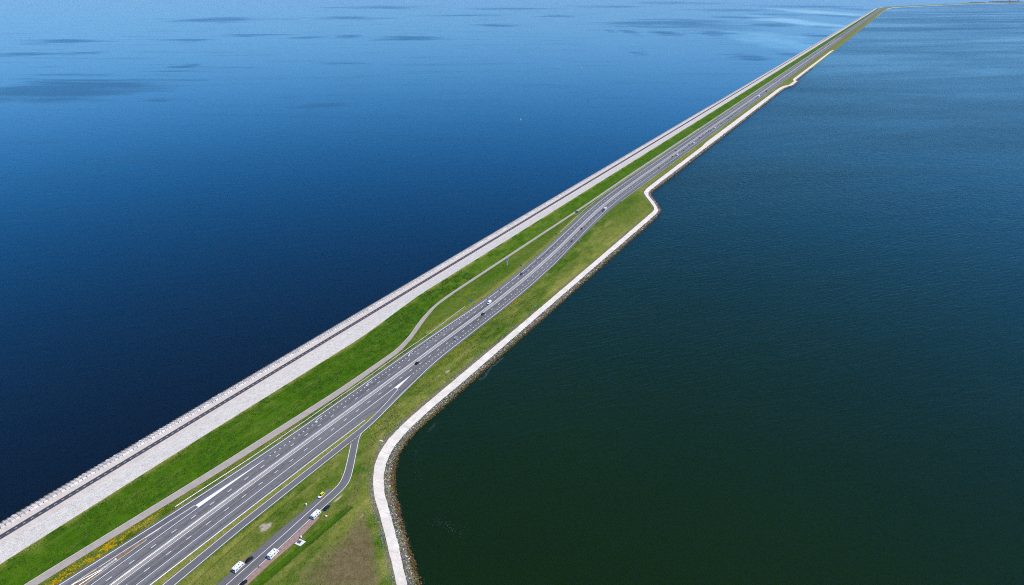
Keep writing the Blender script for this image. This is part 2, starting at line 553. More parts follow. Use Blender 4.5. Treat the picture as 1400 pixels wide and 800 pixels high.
def in_poly(s, d, poly):
    q = [px(x, y, 4.0) for x, y in poly]
    inside = np.zeros(s.shape, bool)
    j = len(q) - 1
    for i in range(len(q)):
        (si, di), (sj, dj) = q[i], q[j]
        c = ((di > d) != (dj > d)) & (s < (sj - si) * (d - di) / ((dj - di) + 1e-9) + si)
        inside ^= c
        j = i
    return inside


def zt(s, d):
    dc, L = crest(s), svcL(s) - 0.8
    u = np.clip((d - dc) / np.maximum(L - dc, 1), 0, 1)
    z = np.where(d < L, 9.0 - 5.0 * u ** 1.15, 4.0)
    bumpy = np.clip(np.minimum(d - dc - 0.5, L - 1.5 - d) / 2, 0, 1)
    z = z + bumpy * 0.35 * (fbm(s * 0.18, d * 0.4, 5) - 0.5)
    w1, w2, wr = W1(s), W2(s), WR(s)
    sl = np.sqrt(1 + ((W1(s + 2) - W1(s - 2)) / 4) ** 2)
    zr = 2.25 + 0.3 * (w1 - d) / sl
    z = np.where(d > w1 - 40, np.minimum(z, np.maximum(zr, 2.25)), z)
    z = np.where(d > w1, 2.25 - 0.25 * np.clip((d - w1) / np.maximum(w2 - w1, 1), 0, 1), z)
    z = np.where(d > w2, 2.0 - 2.0 * (d - w2) / np.maximum(wr - w2, 0.8), z)
    z = np.maximum(z, -2.5)
    k = np.clip((px(432, 653, 4)[0] - s) / 20, 0, 1)
    z = z - 1.1 * k * np.exp(-((d - ditch(s)) / 0.85) ** 2)
    k2 = np.clip((px(480, 692, 4)[0] - s) / 6, 0, 1)
    z = z - 0.5 * k2 * np.exp(-((d - ditch2(s)) / 1.4) ** 2)
    return z


st = np.unique(np.concatenate([stations(S0, S1), np.arange(S0, 140, 1.0)]))
u = np.linspace(0, 1, 301)
dl_, dr_ = crest(st), WR(st) + 5.0
D = dl_[:, None] * (1 - u) + dr_[:, None] * u
S = np.repeat(st[:, None], len(u), 1)
Z = zt(S, D)
X, Y = W(S, D)
n1 = fbm(S * 0.02, D * 0.06, 3)
n2 = fbm(S * 0.10, D * 0.25, 9)
L_, R_ = svcL(S), svcR(S)
right_edge = np.where(S < 100, 105.5, lineJ(S) + 2)
dry = 0.28 + 0.55 * (n1 - 0.5)
inner = D < L_
top = np.exp(-((D - crest(S)) / 2.2) ** 2)
dry = np.where(inner, 0.10 + 0.5 * (n2 - 0.5) + 0.55 * top * (n2 > 0.42), dry)
dry = np.where(inner & (S > 260) & (S < 560), dry + 0.10, dry)
mid = (D > R_) & (D < lineA(S) - 1)
dry = np.where(mid, 0.45 + 0.8 * (n2 - 0.5), dry)
dry = np.where(mid & (S > 210) & (S < 560), 0.30 + 0.5 * (n1 - 0.5) + 0.5 * np.exp(-((D - lineA(S) + 6) / 2.5) ** 2), dry)
dry = np.where((D > 94) & (D < 100) & (S < 120), 0.85, dry)
rest = (D > right_edge)
dry = np.where(rest, 0.50 + 0.9 * (n1 - 0.5) + 0.6 * (n2 - 0.5), dry)
dry = np.where(rest & (D < right_edge + 9) & (S > 120), dry - 0.12, dry)
dry = np.where(rest & (S > 560) & (S < 700), 0.40 + 0.5 * (n1 - 0.5), dry)
dry = np.where(rest & (S > 700), 0.55 + 0.5 * (n1 - 0.5), dry)
dry = np.where(rest & (S > 2140), 0.6, dry)
g1 = curve(*pts([(228, 828), (259, 799.5), (330, 735), (435, 651), (455, 636)], 4))
dry = np.where((np.abs(D - ditch2(S)) < 2.2) & (S < px(480, 692, 4)[0]), -0.2, dry)
soil = np.zeros_like(S)
brown = in_poly(S, D, [(380, 806), (432, 766), (478, 728), (498, 692), (507, 716), (513, 750), (522, 806)])
br2 = np.clip(fbm(S * 0.05, D * 0.05, 21) * 2 - 0.3, 0, 1)
bf = brown.astype(float)
for _ in range(4):
    p_ = np.pad(bf, ((5, 5), (6, 6)), mode='edge')
    bf = sum(p_[5 + a:5 + a + bf.shape[0], 6:-6] for a in range(-5, 6)) / 11
    p_ = np.pad(bf, ((0, 0), (6, 6)), mode='edge')
    bf = sum(p_[:, 6 + a:6 + a + bf.shape[1]] for a in range(-6, 7)) / 13
soil = np.clip(bf * 1.15 - .05, 0, 1) * (0.55 + 0.45 * br2)
# a worn two-wheel track beside the shore
trk = curve(*pts([(540, 562), (520, 590), (505, 612), (497, 640), (489, 668), (470, 700)], 4), 0)
tr = np.exp(-((np.abs(D - trk(S)) - 1.1) / 0.8) ** 2) * ((S > px(470, 700, 4)[0]) & (S < px(545, 556, 4)[0]))
soil = np.maximum(soil, 0.62 * tr)
stony = np.clip(1 - (W1(S) - D) / 5.0, 0, 1) * (D < W1(S))
soil = np.maximum(soil, stony * (0.25 + 0.9 * n2))
soil = np.where(rest & (S > 2140), 0.25 + 0.3 * n2, soil)
sand = np.zeros_like(S)
for (cx, cy, rs, rd, a) in [(363.7, 721, 4.5, 2.2, 1.0), (359, 719, 2.5, 2, 0.8), (484, 612, 2.5, 3.0, 0.9), (462, 682, 5, 1.0, 0.9),
                            (495, 705, 7, 1.6, 0.5), (612, 508, 3, 1.6, 0.9), (600, 514, 2, 1.4, 0.6), (608, 521, 2.5, 1.4, 0.5),
                            (820, 372, 3, 1.2, 0.8), (344, 782, 2, 1, 0.4)]:
    sand = np.maximum(sand, a * bell(S, D, cx, cy, rs, rd))
terrain = obj('grass_dike', grid_mesh('grass_dike', X, Y, Z, [M['grass']],
              attrs={'dry': np.clip(dry, 0, 1), 'soil': soil, 'sand': sand}))
tag(terrain, kind='structure')

# ------------------------------------------------------------------ sea side: berm, slope, armour, cycle path
C_ = lambda v: (lambda s: np.full_like(np.asarray(s, float), v))
slope_base = strip('upper_revetment', C_(5.0), crest, 5.1, S0, S1, M['setts'], zr=8.93)
tag(slope_base, kind='structure')
berm = strip('sea_berm', C_(-7.0), C_(5.2), 4.75, S0, S1, M['berm'], zr=5.18, cols=2)
tag(berm, kind='structure')
armour = strip('armour_slope', C_(-22.0), C_(-6.9), -1.75, S0, S1, M['rock'], zr=4.70)
tone = armour.data.attributes.new('tone', 'FLOAT_COLOR', 'POINT')
tone.data.foreach_set('color', np.tile([0.30, 0.27, 0.24, 1], len(armour.data.vertices)))
tag(armour, kind='structure')
path = strip('cycle_path', C_(-2.5), C_(1.3), 4.97, S0, S1, M['asphalt_bike'], zr=5.08)
tag(path, kind='structure')
strip('edge_line', C_(-2.75), C_(-2.5), 4.962, S0, S1, M['cream'], path, zr=4.972)
strip('edge_line', C_(1.3), C_(1.55), 5.087, S0, S1, M['cream'], path, zr=5.092)

# slope slabs, one object for each of the nearest 300, the rest joined
PITCH_S = 5.0


def slab_mesh(s0, s1, ins=0.10):
    """one column-block panel lying on the slope between s0 and s1"""
    vs, fs = [], []
    ss = (s0 + ins, s1 - ins)
    for s_ in ss:
        a, b = 5.45, float(crest(s_)) - 0.15
        za = 5.1 + (8.93 - 5.1) * (a - 5.0) / (float(crest(s_)) - 5.0)
        zb = 8.93
        for dd, zz in ((a, za), (b, zb)):
            x_, y_ = W(s_, dd)
            vs.append((x_, y_, zz + 0.02))
            vs.append((x_, y_, zz + 0.22))
    fs = [(1, 3, 7, 5), (0, 1, 5, 4), (2, 6, 7, 3), (0, 2, 3, 1), (4, 5, 7, 6)]
    return vs, fs


sp = S0
allv, allf, i = [], [], 0
while sp < 3600:
    pitch = PITCH_S if sp < 1300 else 10.0
    v, f = slab_mesh(sp, sp + pitch, 0.012 if sp < 60 else (0.03 if sp < 170 else (0.06 if sp < 420 else 0.12)))
    if i < 300 and sp > -150:
        obj('slope_panel', mesh_from('slope_panel', v, f, [M['setts']]), slope_base)
        i += 1
    else:
        k = len(allv)
        allv += v
        allf += [tuple(a + k for a in q) for q in f]
    sp += pitch
o = obj('slope_panel_run', mesh_from('slope_panel_run', allv, allf, [M['setts']]), slope_base)
tag(o, kind='stuff')

# dashes on the cycle path
dash_me = None


def dash_mesh(name, ln, wd, z, mat):
    h = wd / 2
    return mesh_from(name, [(-h, -ln / 2, z), (h, -ln / 2, z), (h, ln / 2, z), (-h, ln / 2, z)], [(0, 1, 2, 3)], [mat])


def heading(dfun, s):
    """rotation about z so that local +Y runs along the curve"""
    e = 1.0
    x0, y0 = W(s - e, float(dfun(s - e)))
    x1, y1 = W(s + e, float(dfun(s + e)))
    return math.atan2(-(x1 - x0), (y1 - y0))


def dashes(name, parent, dfun, s0, s1, period, ln, wd, z, mat, singles, smax=None):
    """painted dashes: the nearest are objects of their own, the rest one joined sheet"""
    me = dash_mesh(name, ln, wd, 0, mat)
    vs, fs, i = [], [], 0
    s = s0
    while s < s1:
        d = float(dfun(s))
        x_, y_ = W(s, d)
        rz = heading(dfun, s)
        if i < singles:
            o = obj(name, me, parent, (x_, y_, z))
            o.rotation_euler = (0, 0, rz)
        else:
            c, n_ = math.cos(rz), math.sin(rz)
            k = len(vs)
            for (a, b) in ((-wd / 2, -ln / 2), (wd / 2, -ln / 2), (wd / 2, ln / 2), (-wd / 2, ln / 2)):
                vs.append((x_ + a * c - b * n_, y_ + a * n_ + b * c, z))
            fs.append((k, k + 1, k + 2, k + 3))
        i += 1
        s += period
    if vs:
        o = obj(name + '_run', mesh_from(name + '_run', vs, fs, [mat]), parent)
        tag(o, kind='stuff')


dashes('centre_dash', path, C_(-0.6), S0 + 3, 900, 4.1, 1.3, 0.28, 5.055, M['paint_old'], 90)


# armour blocks: chunky interlocking concrete units
def block_template():
    bm = bmesh.new()
    bmesh.ops.create_cube(bm, size=1.0)
    for v in bm.verts:
        v.co.x *= 2.75
        v.co.y *= 2.36
        v.co.z *= 1.15
        if v.co.z > 0:
            v.co.x *= 0.80
            v.co.y *= 0.90
    bmesh.ops.bevel(bm, geom=bm.edges[:], offset=0.18, segments=1, affect='EDGES')
    # raised foot at the seaward end
    r = bmesh.ops.create_cube(bm, size=1.0)
    for v in r['verts']:
        v.co.x = v.co.x * 0.7 - 0.55
        v.co.y *= 0.8
        v.co.z = v.co.z * 0.35 + 0.62
    bm.verts.ensure_lookup_table()
    V = np.array([v.co[:] for v in bm.verts])
    Fc = [[v.index for v in f.verts] for f in bm.faces]
    bm.free()
    return V, Fc


BV, BF = block_template()


def colour_attr(me, cols):
    a = me.attributes.new('tone', 'FLOAT_COLOR', 'POINT')
    a.data.foreach_set('color', np.asarray(cols, np.float32).ravel())


block_meshes = []
for k in range(6):
    t_ = 0.46 + 0.045 * k
    me = mesh_from('armour_block', BV, BF, [M['block']])
    low = BV[:, 2] < -0.2
    c = np.tile([t_, t_ * 0.94, t_ * 0.86, 1.0], (len(BV), 1))
    colour_attr(me, c)
    block_meshes.append(me)
wet_mesh = mesh_from('armour_block', BV, BF, [M['block']])
colour_attr(wet_mesh, np.tile([0.26, 0.20, 0.13, 1.0], (len(BV), 1)))
rz0 = math.atan2(N[1], N[0])
tilt = math.atan2(6.45, 15.1)
vs, fs, cols, cnt = [], [], [], 0
NB = 300
for i, s_ in enumerate(np.arange(-110, 1500, 2.45)):
    for row in range(4):
        d_ = -8.4 - row * 2.75
        zc = 4.70 + (d_ + 6.9) * (6.45 / 15.1) + 0.40
        x_, y_ = W(s_ + row * 0.55 + R.uniform(-.12, .12), d_)
        yaw = rz0 + R.uniform(-.10, .10) + 0.12
        if cnt < NB:
            me = wet_mesh if row == 3 and R.random() < 0.85 else R.choice(block_meshes)
            o = obj('armour_block', me, armour, (x_, y_, zc + R.uniform(-.06, .1)))
            o.rotation_euler = (R.uniform(-.05, .05), -tilt + R.uniform(-.04, .04), yaw)
            cnt += 1
        else:
            c, n_ = math.cos(yaw), math.sin(yaw)
            ct, stt = math.cos(-tilt), math.sin(-tilt)
            bx = BV[:, 0] * ct + BV[:, 2] * stt
            bz = -BV[:, 0] * stt + BV[:, 2] * ct
            P = np.stack([x_ + bx * c - BV[:, 1] * n_, y_ + bx * n_ + BV[:, 1] * c, zc + bz], 1)
            k = len(vs)
            vs += P.tolist()
            fs += [[a + k for a in q] for q in BF]
            t_ = R.uniform(.44, .70)
            w_ = (0.26, 0.20, 0.13, 1) if row == 3 else (t_, t_ * .94, t_ * .86, 1)
            cols += [w_] * len(BV)
me = mesh_from('armour_block_run', vs, fs, [M['block']])
colour_attr(me, cols)
tag(obj('armour_block_run', me, armour), kind='stuff')
far_arm = strip('far_armour', C_(-14.5), C_(-7.1), 1.9, 1500, S1, M['berm'], armour, zr=4.9)

# ------------------------------------------------------------------ service road
svc = strip('service_road', svcL, svcR, 4.06, S0, S1, M['service'])
tag(svc, kind='structure')
strip('kerb', lambda s: svcL(s) - 0.35, svcL, 4.09, S0, 1200, M['kerb'], svc)

# ------------------------------------------------------------------ motorway
def road_left(s):
    ext = np.interp(s, [-230, 150, 230, 300, 560, 660, 2000], [1.3, 1.3, 1.6, 3.6, 4.0, 3.2, 3.2])
    return lineA(s) - ext


def road_right(s):
    s = np.asarray(s, float)
    main = np.interp(s, [-230, 60, 92, 100], [94.2, 95.2, 96.6, 97.6])
    j = lineJ(s) + np.interp(s, [95, 180, 400, 480, 560, 640, 760, 2000], [0.6, 1.5, 1.7, 2.6, 4.2, 5.6, 5.8, 5.8])
    k = np.clip((s - 99.0) / 3.0, 0, 1)
    return main * (1 - k) + j * k


ss_ = stations(S0, S1)
lanes_ = [(road_left, -3.0), (lineA, 0.0), (lambda s: lineA(s) * .5 + laneE(s) * .5, 2.0), (laneE, 4.0), (lineF, 8.0), (lineG, 11.0), (laneR, 15.0), (lineH, 19.0),
          (lambda s: lineH(s) * .5 + road_right(s) * .5, 22.0), (road_right, 25.0)]
Dm = np.stack([f_(ss_) for f_, _ in lanes_], 1)
Sm = np.repeat(ss_[:, None], len(lanes_), 1)
Xm, Ym = W(Sm, Dm)
Vm = np.repeat(np.array([[v_ for _, v_ in lanes_]]), len(ss_), 0)
mw = obj('motorway', grid_mesh('motorway', Xm, Ym, np.full_like(Xm, ZR), [M['asphalt']], uv=(Sm, Vm)))
tag(mw, kind='structure')
ZP = ZR + 0.015


def line(parent, dfun, w, s0, s1, mat=None, z=ZP, name='edge_line'):
    return strip(name, lambda s: dfun(s) - w / 2, lambda s: dfun(s) + w / 2, z, s0, s1, mat or M['paint'], parent)


line(mw, lineA, 0.42, S0, 4200)
line(mw, lineF, 0.36, S0, 4200)
line(mw, lineG, 0.36, S0, 4200)
line(mw, lineB, 0.34, S0, px(266.5, 691, 4)[0])
line(mw, lineC, 0.34, S0, px(271.5, 693.4, 4)[0])
sg0, sg1 = px(540, 530.5, 4)[0], px(561.5, 513.5, 4)[0]
line(mw, lineH, 0.34, S0, sg0)
line(mw, lineJ, 0.34, 75.5, 4200)
line(mw, rampL, 0.30, 101, px(544.5, 532, 4)[0])


def taper(name, parent, dl, dr, s0, s1, mat):
    strip(name, dl, dr, ZP + 0.004, s0, s1, mat, parent, st=np.linspace(s0, s1, 24))


# painted gore triangles
sa, sb, sm = px(269, 692, 4)[0], px(362, 629, 4)[0], px(339, 645, 4)[0]
wl = lambda s: np.interp(s, [sa, sm, sb], [2.95, 0.75, 0.30])
taper('gore_marking', mw, lambda s: lineC(s) - wl(s) + 0.15, lambda s: lineC(s) + 0.17, sa, sb, M['paint'])
wr_ = lambda s: np.interp(s, [sg0, sg1], [2.7, 0.25])
taper('gore_marking', mw, lambda s: lineH(s) - 0.2, lambda s: lineH(s) - 0.2 + wr_(s), sg0, sg1, M['paint'])
# lane dashes (3 m every 12 m) and short blocks along the merging lanes
dashes('lane_dash', mw, laneE, -205, 2600, 12.0, 3.0, 0.34, ZP, M['paint'], 70)
dashes('lane_dash', mw, laneR, -204.5, 2600, 12.0, 3.0, 0.34, ZP, M['paint'], 70)
dashes('merge_block', mw, lineC, px(369, 623, 4)[0], 288, 4.0, 1.15, 0.50, ZP, M['paint'], 80)
dashes('merge_block', mw, lineH, px(565, 510.5, 4)[0], 452, 4.0, 1.15, 0.50, ZP, M['paint'], 90)


def arrow(parent, s, dfun, z=ZP + 0.005, flip=False):
    """lane arrow bending towards the main lane"""
    v = [(-.16, -4.2), (.16, -4.2), (.16, 1.0), (-.16, 1.0), (-.16, 0.4), (-.9, 2.6), (-1.1, 2.5), (-.3, .2),
         (-1.75, 1.7), (-.45, 2.0), (-1.35, 4.2)]
    me = mesh_from('lane_arrow', [(a, b, 0) for a, b in v], [(0, 1, 2, 3), (7, 4, 5, 6), (8, 9, 10)], [M['paint']])
    x_, y_ = W(s, float(dfun(s)))
    o = obj('lane_arrow', me, parent, (x_, y_, z))
    o.rotation_euler = (0, 0, heading(dfun, s) + math.pi)


mid_ramp = lambda s: lineA(s) + np.minimum(2.0, (lineC(s) - lineA(s)) * 0.5)
for (ax, ay) in ((434, 573), (503, 524), (560, 483)):
    arrow(mw, px(ax, ay, 4)[0], mid_ramp)

# the median between the carriageways
med = strip('median_strip', lambda s: lineF(s) + 0.45, lambda s: lineG(s) - 0.45, ZR + 0.03, S0, S1, M['median'], mw)

# dirt nose with kerbs between the exit lane and the main lane (bottom left)
sn0, sn1, sn2 = -150.0, px(201, 737, 4)[0], px(221, 722, 4)[0]
nose_l = lambda s: lineB(s) + np.interp(s, [sn0, sn1], [0.55, 0.30])
nose_r = lambda s: np.interp(s, [-150, px(112, 800, 4)[0], px(160, 767, 4)[0], sn1], [64.5, 66.6, 66.3, 66.4])
sN = np.linspace(sn0, sn1 - 0.3, 60)
nl = strip('nose_verge', nose_l, nose_r, ZR + 0.04, sn0, sn1, M['dirt'], mw, st=sN)
strip('nose_kerb', lambda s: nose_r(s), lambda s: nose_r(s) + 0.35, ZR + 0.11, sn0, sn1, M['cream'], mw, st=sN)
strip('nose_kerb', lambda s: lineB(s) + 0.30, lambda s: lineB(s) + 0.80, ZR + 0.10, sn1, sn2, M['cream'], mw, st=np.linspace(sn1, sn2, 12))

# ------------------------------------------------------------------ slip road, rest-area road, lay-by, footpath
slip = strip('slip_road', lambda s: rampL(s) - 0.55, lambda s: rampR(s) + 0.55, ZR - 0.005, S0, 101.8, M['asphalt_slip'], cols=3)
tag(slip, kind='structure')
line(slip, rampL, 0.30, S0, 101)
line(slip, rampR, 0.30, S0, 65)
dashes('junction_dash', slip, rampR, 66.5, 75, 2.0, 1.1, 0.28, ZP, M['paint'], 20)


def ribbon(name, L, Rr, z, mat, parent=None, n=60, widen=0.0):
    """sheet between two pixel polylines lying on the ground"""
    def res(p):
        a = np.array([W(*px(x, y, 4.0)) for x, y in p])
        t_ = np.concatenate([[0], np.cumsum(np.hypot(*np.diff(a, axis=0).T))])
        t_ /= t_[-1]
        g = np.linspace(0, 1, n)
        b = np.stack([np.interp(g, t_, a[:, 0]), np.interp(g, t_, a[:, 1])], 1)
        k = np.array([1, 2, 3, 2, 1]) / 9
        for _ in range(3):
            c = b.copy()
            for m in range(2):
                c[2:-2, m] = np.convolve(b[:, m], k, 'valid')
            b = c
        return b
    A, B = res(L), res(Rr)
    e = (B - A) / np.maximum(np.hypot(*(B - A).T), .01)[:, None]
    A, B = A - e * widen, B + e * widen
    Xr = np.stack([A[:, 0], B[:, 0]], 1)
    Yr = np.stack([A[:, 1], B[:, 1]], 1)
    tt = np.concatenate([[0], np.cumsum(np.hypot(*np.diff(A, axis=0).T))])
    wd = np.hypot(*(B - A).T)
    uv = (np.stack([tt, tt], 1), np.stack([np.zeros(n), wd], 1))
    return obj(name, grid_mesh(name, Xr, Yr, np.full((n, 2), z), [mat], uv=uv), parent), A, B


KL = [(480.5, 604), (477, 620), (472, 642), (468, 654), (462, 664), (454, 671.2), (445, 679), (390, 729), (345, 768.5), (310, 799.5), (280, 826)]
KR = [(496, 590.5), (493.2, 594), (490.8, 600), (487, 620), (483, 640), (479, 656), (474.5, 663.5), (470, 669), (459, 679), (450, 687), (424, 710), (392.5, 739.5), (365, 764), (326, 799.5), (296, 826)]
rest, KA, KB = ribbon('rest_area_road', KL, KR, ZR - 0.012, M['asphalt_slip'], n=90, widen=0.35)
tag(rest, kind='structure')


def edge_ribbon(A, w, z, parent, mat, side, i0=0, i1=None):
    B = A[i0:i1]
    tn = np.gradient(B, axis=0)
    tn /= np.hypot(*tn.T)[:, None]
    nn = np.stack([tn[:, 1], -tn[:, 0]], 1) * side
    P0, P1 = B + nn * 0.1, B + nn * (0.1 + w)
    return obj('edge_line', grid_mesh('edge_line', np.stack([P0[:, 0], P1[:, 0]], 1), np.stack([P0[:, 1], P1[:, 1]], 1),
               np.full((len(B), 2), z), [mat]), parent)


edge_ribbon(KA, 0.28, ZR + 0.006, rest, M['paint'], -1, 1)
edge_ribbon(KB, 0.28, ZR + 0.006, rest, M['paint'], 1, 1)
LL = [(447, 668.5), (433, 682), (418, 695), (390, 718), (370, 735), (347, 755), (300, 796), (268, 824)]
LRr = [(454.3, 671), (444.5, 679.3), (430, 692.5), (389.5, 729), (367, 749), (344.5, 768.5), (309.5, 799.5), (279.5, 826)]
lay, _, _ = ribbon('layby', LL, LRr, ZR - 0.024, M['asphalt_layby'], n=60, widen=0.0)
tag(lay, kind='structure')
FL = [(430, 704.8), (424.3, 710.3), (393, 739.7), (365.5, 764), (326.5, 799.8), (297, 826)]
FR = [(437.5, 708), (434, 711.5), (407.5, 739), (373, 768), (339.5, 799.5), (310, 827)]
foot, FA, FB = ribbon('brick_footpath', FL, FR, ZR - 0.008, M['brick'], n=60, widen=-0.25)
tag(foot, kind='structure')

# ------------------------------------------------------------------ lake side: shore path, rubble
def zW(off):
    return lambda s: zt(np.asarray(s, float), W1(s) + off)


s_white = 3312.0
rag1 = lambda s: W1(s) + 0.55 * (fbm(np.asarray(s) * .33, np.zeros_like(np.asarray(s, float)) + 1.5, 61, 3) - .35) * np.sqrt(1 + ((W1(s + 2) - W1(s - 2)) / 4) ** 2)
rag2 = lambda s: W2(s) - 0.9 * (fbm(np.asarray(s) * .40, np.zeros_like(np.asarray(s, float)) + 7.5, 63, 3) - .40) * np.sqrt(1 + ((W2(s + 2) - W2(s - 2)) / 4) ** 2)
shore = strip('shore_path', rag1, rag2, 2.31, S0, s_white, M['shore'], zr=2.10, cols=3, st=np.unique(np.concatenate([stations(S0, s_white), np.arange(-60, 330, .5)])))
tag(shore, kind='structure')
strip('shore_path_end', lambda s: W1(s) + 2, lambda s: W2(s) + 1, 2.31, 7300, 9300, M['shore'], shore, zr=2.1)


# stones
def rock_templates(n=8):
    out = []
    for k in range(n):
        bm = bmesh.new()
        bmesh.ops.create_icosphere(bm, subdivisions=1, radius=1.0)
        for v in bm.verts:
            v.co *= R.uniform(0.68, 1.15)
        bm.verts.ensure_lookup_table()
        V = np.array([v.co[:] for v in bm.verts])
        Fc = np.array([[v.index for v in f.verts] for f in bm.faces])
        bm.free()
        out.append((V, Fc))
    return out


RT = rock_templates()


def scatter(name, recs, mat):
    """recs: list of (x,y,z,size,flat,tone)"""
    Vs, Fs, Cs, k = [], [], [], 0
    for (x_, y_, z_, sz, fl, tn) in recs:
        V, Fc = R.choice(RT)
        a = R.uniform(0, 6.283)
        c, n_ = math.cos(a), math.sin(a)
        q = V * np.array([sz * R.uniform(.8, 1.35), sz, sz * fl])
        P = np.stack([x_ + q[:, 0] * c - q[:, 1] * n_, y_ + q[:, 0] * n_ + q[:, 1] * c, z_ + q[:, 2]], 1)
        Vs.append(P)
        Fs.append(Fc + k)
        Cs.append(np.tile([*tn, 1.0], (len(P), 1)))
        k += len(P)
    V, Fq = np.concatenate(Vs), np.concatenate(Fs)
    me = bpy.data.meshes.new(name)
    me.vertices.add(len(V))
    me.vertices.foreach_set('co', V.astype(np.float32).ravel())
    me.loops.add(Fq.size)
    me.loops.foreach_set('vertex_index', Fq.ravel().astype(np.int32))
    me.polygons.add(len(Fq))
    me.polygons.foreach_set('loop_start', np.arange(0, Fq.size, 3, dtype=np.int32))
    me.polygons.foreach_set('loop_total', np.full(len(Fq), 3, dtype=np.int32))
    me.materials.append(mat)
    me.update(calc_edges=True)
    colour_attr(me, np.concatenate(Cs))
    return obj(name, me)


def tone_rubble(u):
    """u = 0 at the path .. 1 at the waterline: grey stone, tan stone, brown weed"""
    r = R.random()
    if u > 0.60 + R.uniform(-.15, .15):
        b = R.uniform(0.7, 1.2)
        return (0.085 * b, 0.045 * b, 0.018 * b) if r < 0.7 else (0.17 * b, 0.10 * b, 0.04 * b)
    if r < 0.10:
        b = R.uniform(.9, 1.2)
        return (0.50 * b, 0.46 * b, 0.42 * b)
    if r < 0.30 + 0.55 * u:
        b = R.uniform(.6, 1.25)
        return (0.27 * b, 0.205 * b, 0.15 * b)
    b = R.uniform(.4, 1.1)
    return (0.185 * b, 0.175 * b, 0.175 * b)


recs = []
for (a, b, dens, s_lo, s_hi) in ((-40, 330, 5.2, .30, .62), (330, 900, 2.6, .40, .85), (900, 2500, 0.9, .7, 1.3)):
    base = np.arange(a, b, 0.5)
    sl = np.sqrt(1 + ((WR(base + 1) - WR(base - 1)) / 2) ** 2)
    num = (dens * (WR(base) - W2(base) + 1.1) * 0.25 / 1.0 + RNG.rand(len(base))).astype(int)
    num = np.maximum(num, 0)
    ss = np.repeat(base, num) + RNG.rand(num.sum()) * 0.5
    sl = np.repeat(sl, num)
    uu = RNG.rand(len(ss))
    d0, d1 = W2(ss) + 0.2, WR(ss) + sl * (0.2 + RNG.rand(len(ss)))
    X_, Y_ = W(ss, d0 + uu * (d1 - d0))
    for x_, y_, u_ in zip(X_, Y_, uu):
        recs.append((x_, y_, 2.12 - 2.15 * u_, R.uniform(s_lo, s_hi), R.uniform(.5, .8), tone_rubble(u_)))
rub = scatter('rubble_stones', recs, M['rock'])
tag(rub, 'grey and weed-brown rubble stones piled along the lake waterline', 'rubble', kind='stuff')
# thin band of smaller stones on the land side of the shore path
recs = []
base = np.arange(-30, 880, 0.5)
sl = np.sqrt(1 + ((W1(base + 1) - W1(base - 1)) / 2) ** 2)
dn = fbm(base * 0.035, np.full_like(base, 3.3), 40)
num = (np.where(base < 330, 5, 3) * np.maximum(0, dn * 2.6 - 0.55) + RNG.rand(len(base))).astype(int)
ss = np.repeat(base, num) + RNG.rand(num.sum()) * .5
dd = W1(ss) - (0.25 + np.abs(RNG.randn(len(ss))) * 1.6) * np.repeat(sl, num)
zz = zt(ss, dd)
X_, Y_ = W(ss, dd)
for x_, y_, z_ in zip(X_, Y_, zz):
    b = R.uniform(.5, 1.3)
    tn = (0.21 * b, 0.20 * b, 0.20 * b) if R.random() < .75 else (0.36 * b, 0.30 * b, 0.24 * b)
    recs.append((x_, y_, z_ + .05, R.uniform(.16, .38), .6, tn))
st2 = scatter('path_side_stones', recs, M['rock'])
tag(st2, 'loose grey stones along the grass side of the pale shore path', 'stones', kind='stuff')

# ------------------------------------------------------------------ dike beyond the bend
bend_px = [(1222, 10.6), (1236, 9.8), (1250, 9.1), (1275, 7.9), (1300, 6.8), (1325, 5.6), (1352, 4.9), (1383, 4.4), (1430, 3.8), (1500, 3.4)]
BP = [np.array(W(S1, float(WR(S1))))] + [np.array(W(*px(x, y, 0.0))) for x, y in bend_px]
BP = np.array(BP)
tn = np.gradient(BP, axis=0)
tn[0] = T
tn /= np.hypot(*tn.T)[:, None]
nl_ = np.stack([-tn[:, 1], tn[:, 0]], 1)          # to the left
nl_[0] = -N
prof = [(0, -0.3), (8, 2.1), (36, 3.9), (60, 4.0), (80, 4.0), (100, 9.0), (114, 5.2), (128, 4.8), (140, -0.5)]
mats = ['grass', 'grass', 'asphalt', 'grass', 'grass', 'grass', 'setts', 'berm', 'berm']
rows = np.array([[(p_[0] + n_[0] * w_, p_[1] + n_[1] * w_, z_) for (w_, z_) in prof] for p_, n_ in zip(BP, nl_)])
far_root = None
for k in range(len(prof) - 1):
    m_ = ['shore', 'grass', 'asphalt', 'asphalt', 'grass', 'setts', 'berm', 'berm'][k]
    nm = ['far_rubble', 'far_verge', 'far_road', 'far_road', 'far_grass', 'far_slope', 'far_berm', 'far_armour'][k]
    seg = rows[:, k:k + 2]
    me = grid_mesh(nm, seg[..., 0], seg[..., 1], seg[..., 2], [M[m_]], attrs={'dry': np.full(seg.shape[:2], .6), 'soil': np.full(seg.shape[:2], .2), 'sand': np.zeros(seg.shape[:2])} if m_ == 'grass' else None,
                   uv=(seg[..., 0], seg[..., 1]))
    if far_root is None:
        far_root = obj('far_dike', me)
        tag(far_root, kind='structure')
    else:
        obj(nm, me, far_root)

# ------------------------------------------------------------------ water
mid_line = [W(-6000, 30), W(S1, 30)] + [tuple(rows[i, 4, :2]) for i in range(1, len(rows))]
end = np.array(mid_line[-1])
edir = tn[-1]
mid_line.append(tuple(end + edir * 60000))
BIGW = 70000.0
right = list(mid_line) + [(BIGW, mid_line[-1][1]), (BIGW, -9000), (mid_line[0][0], -9000)]


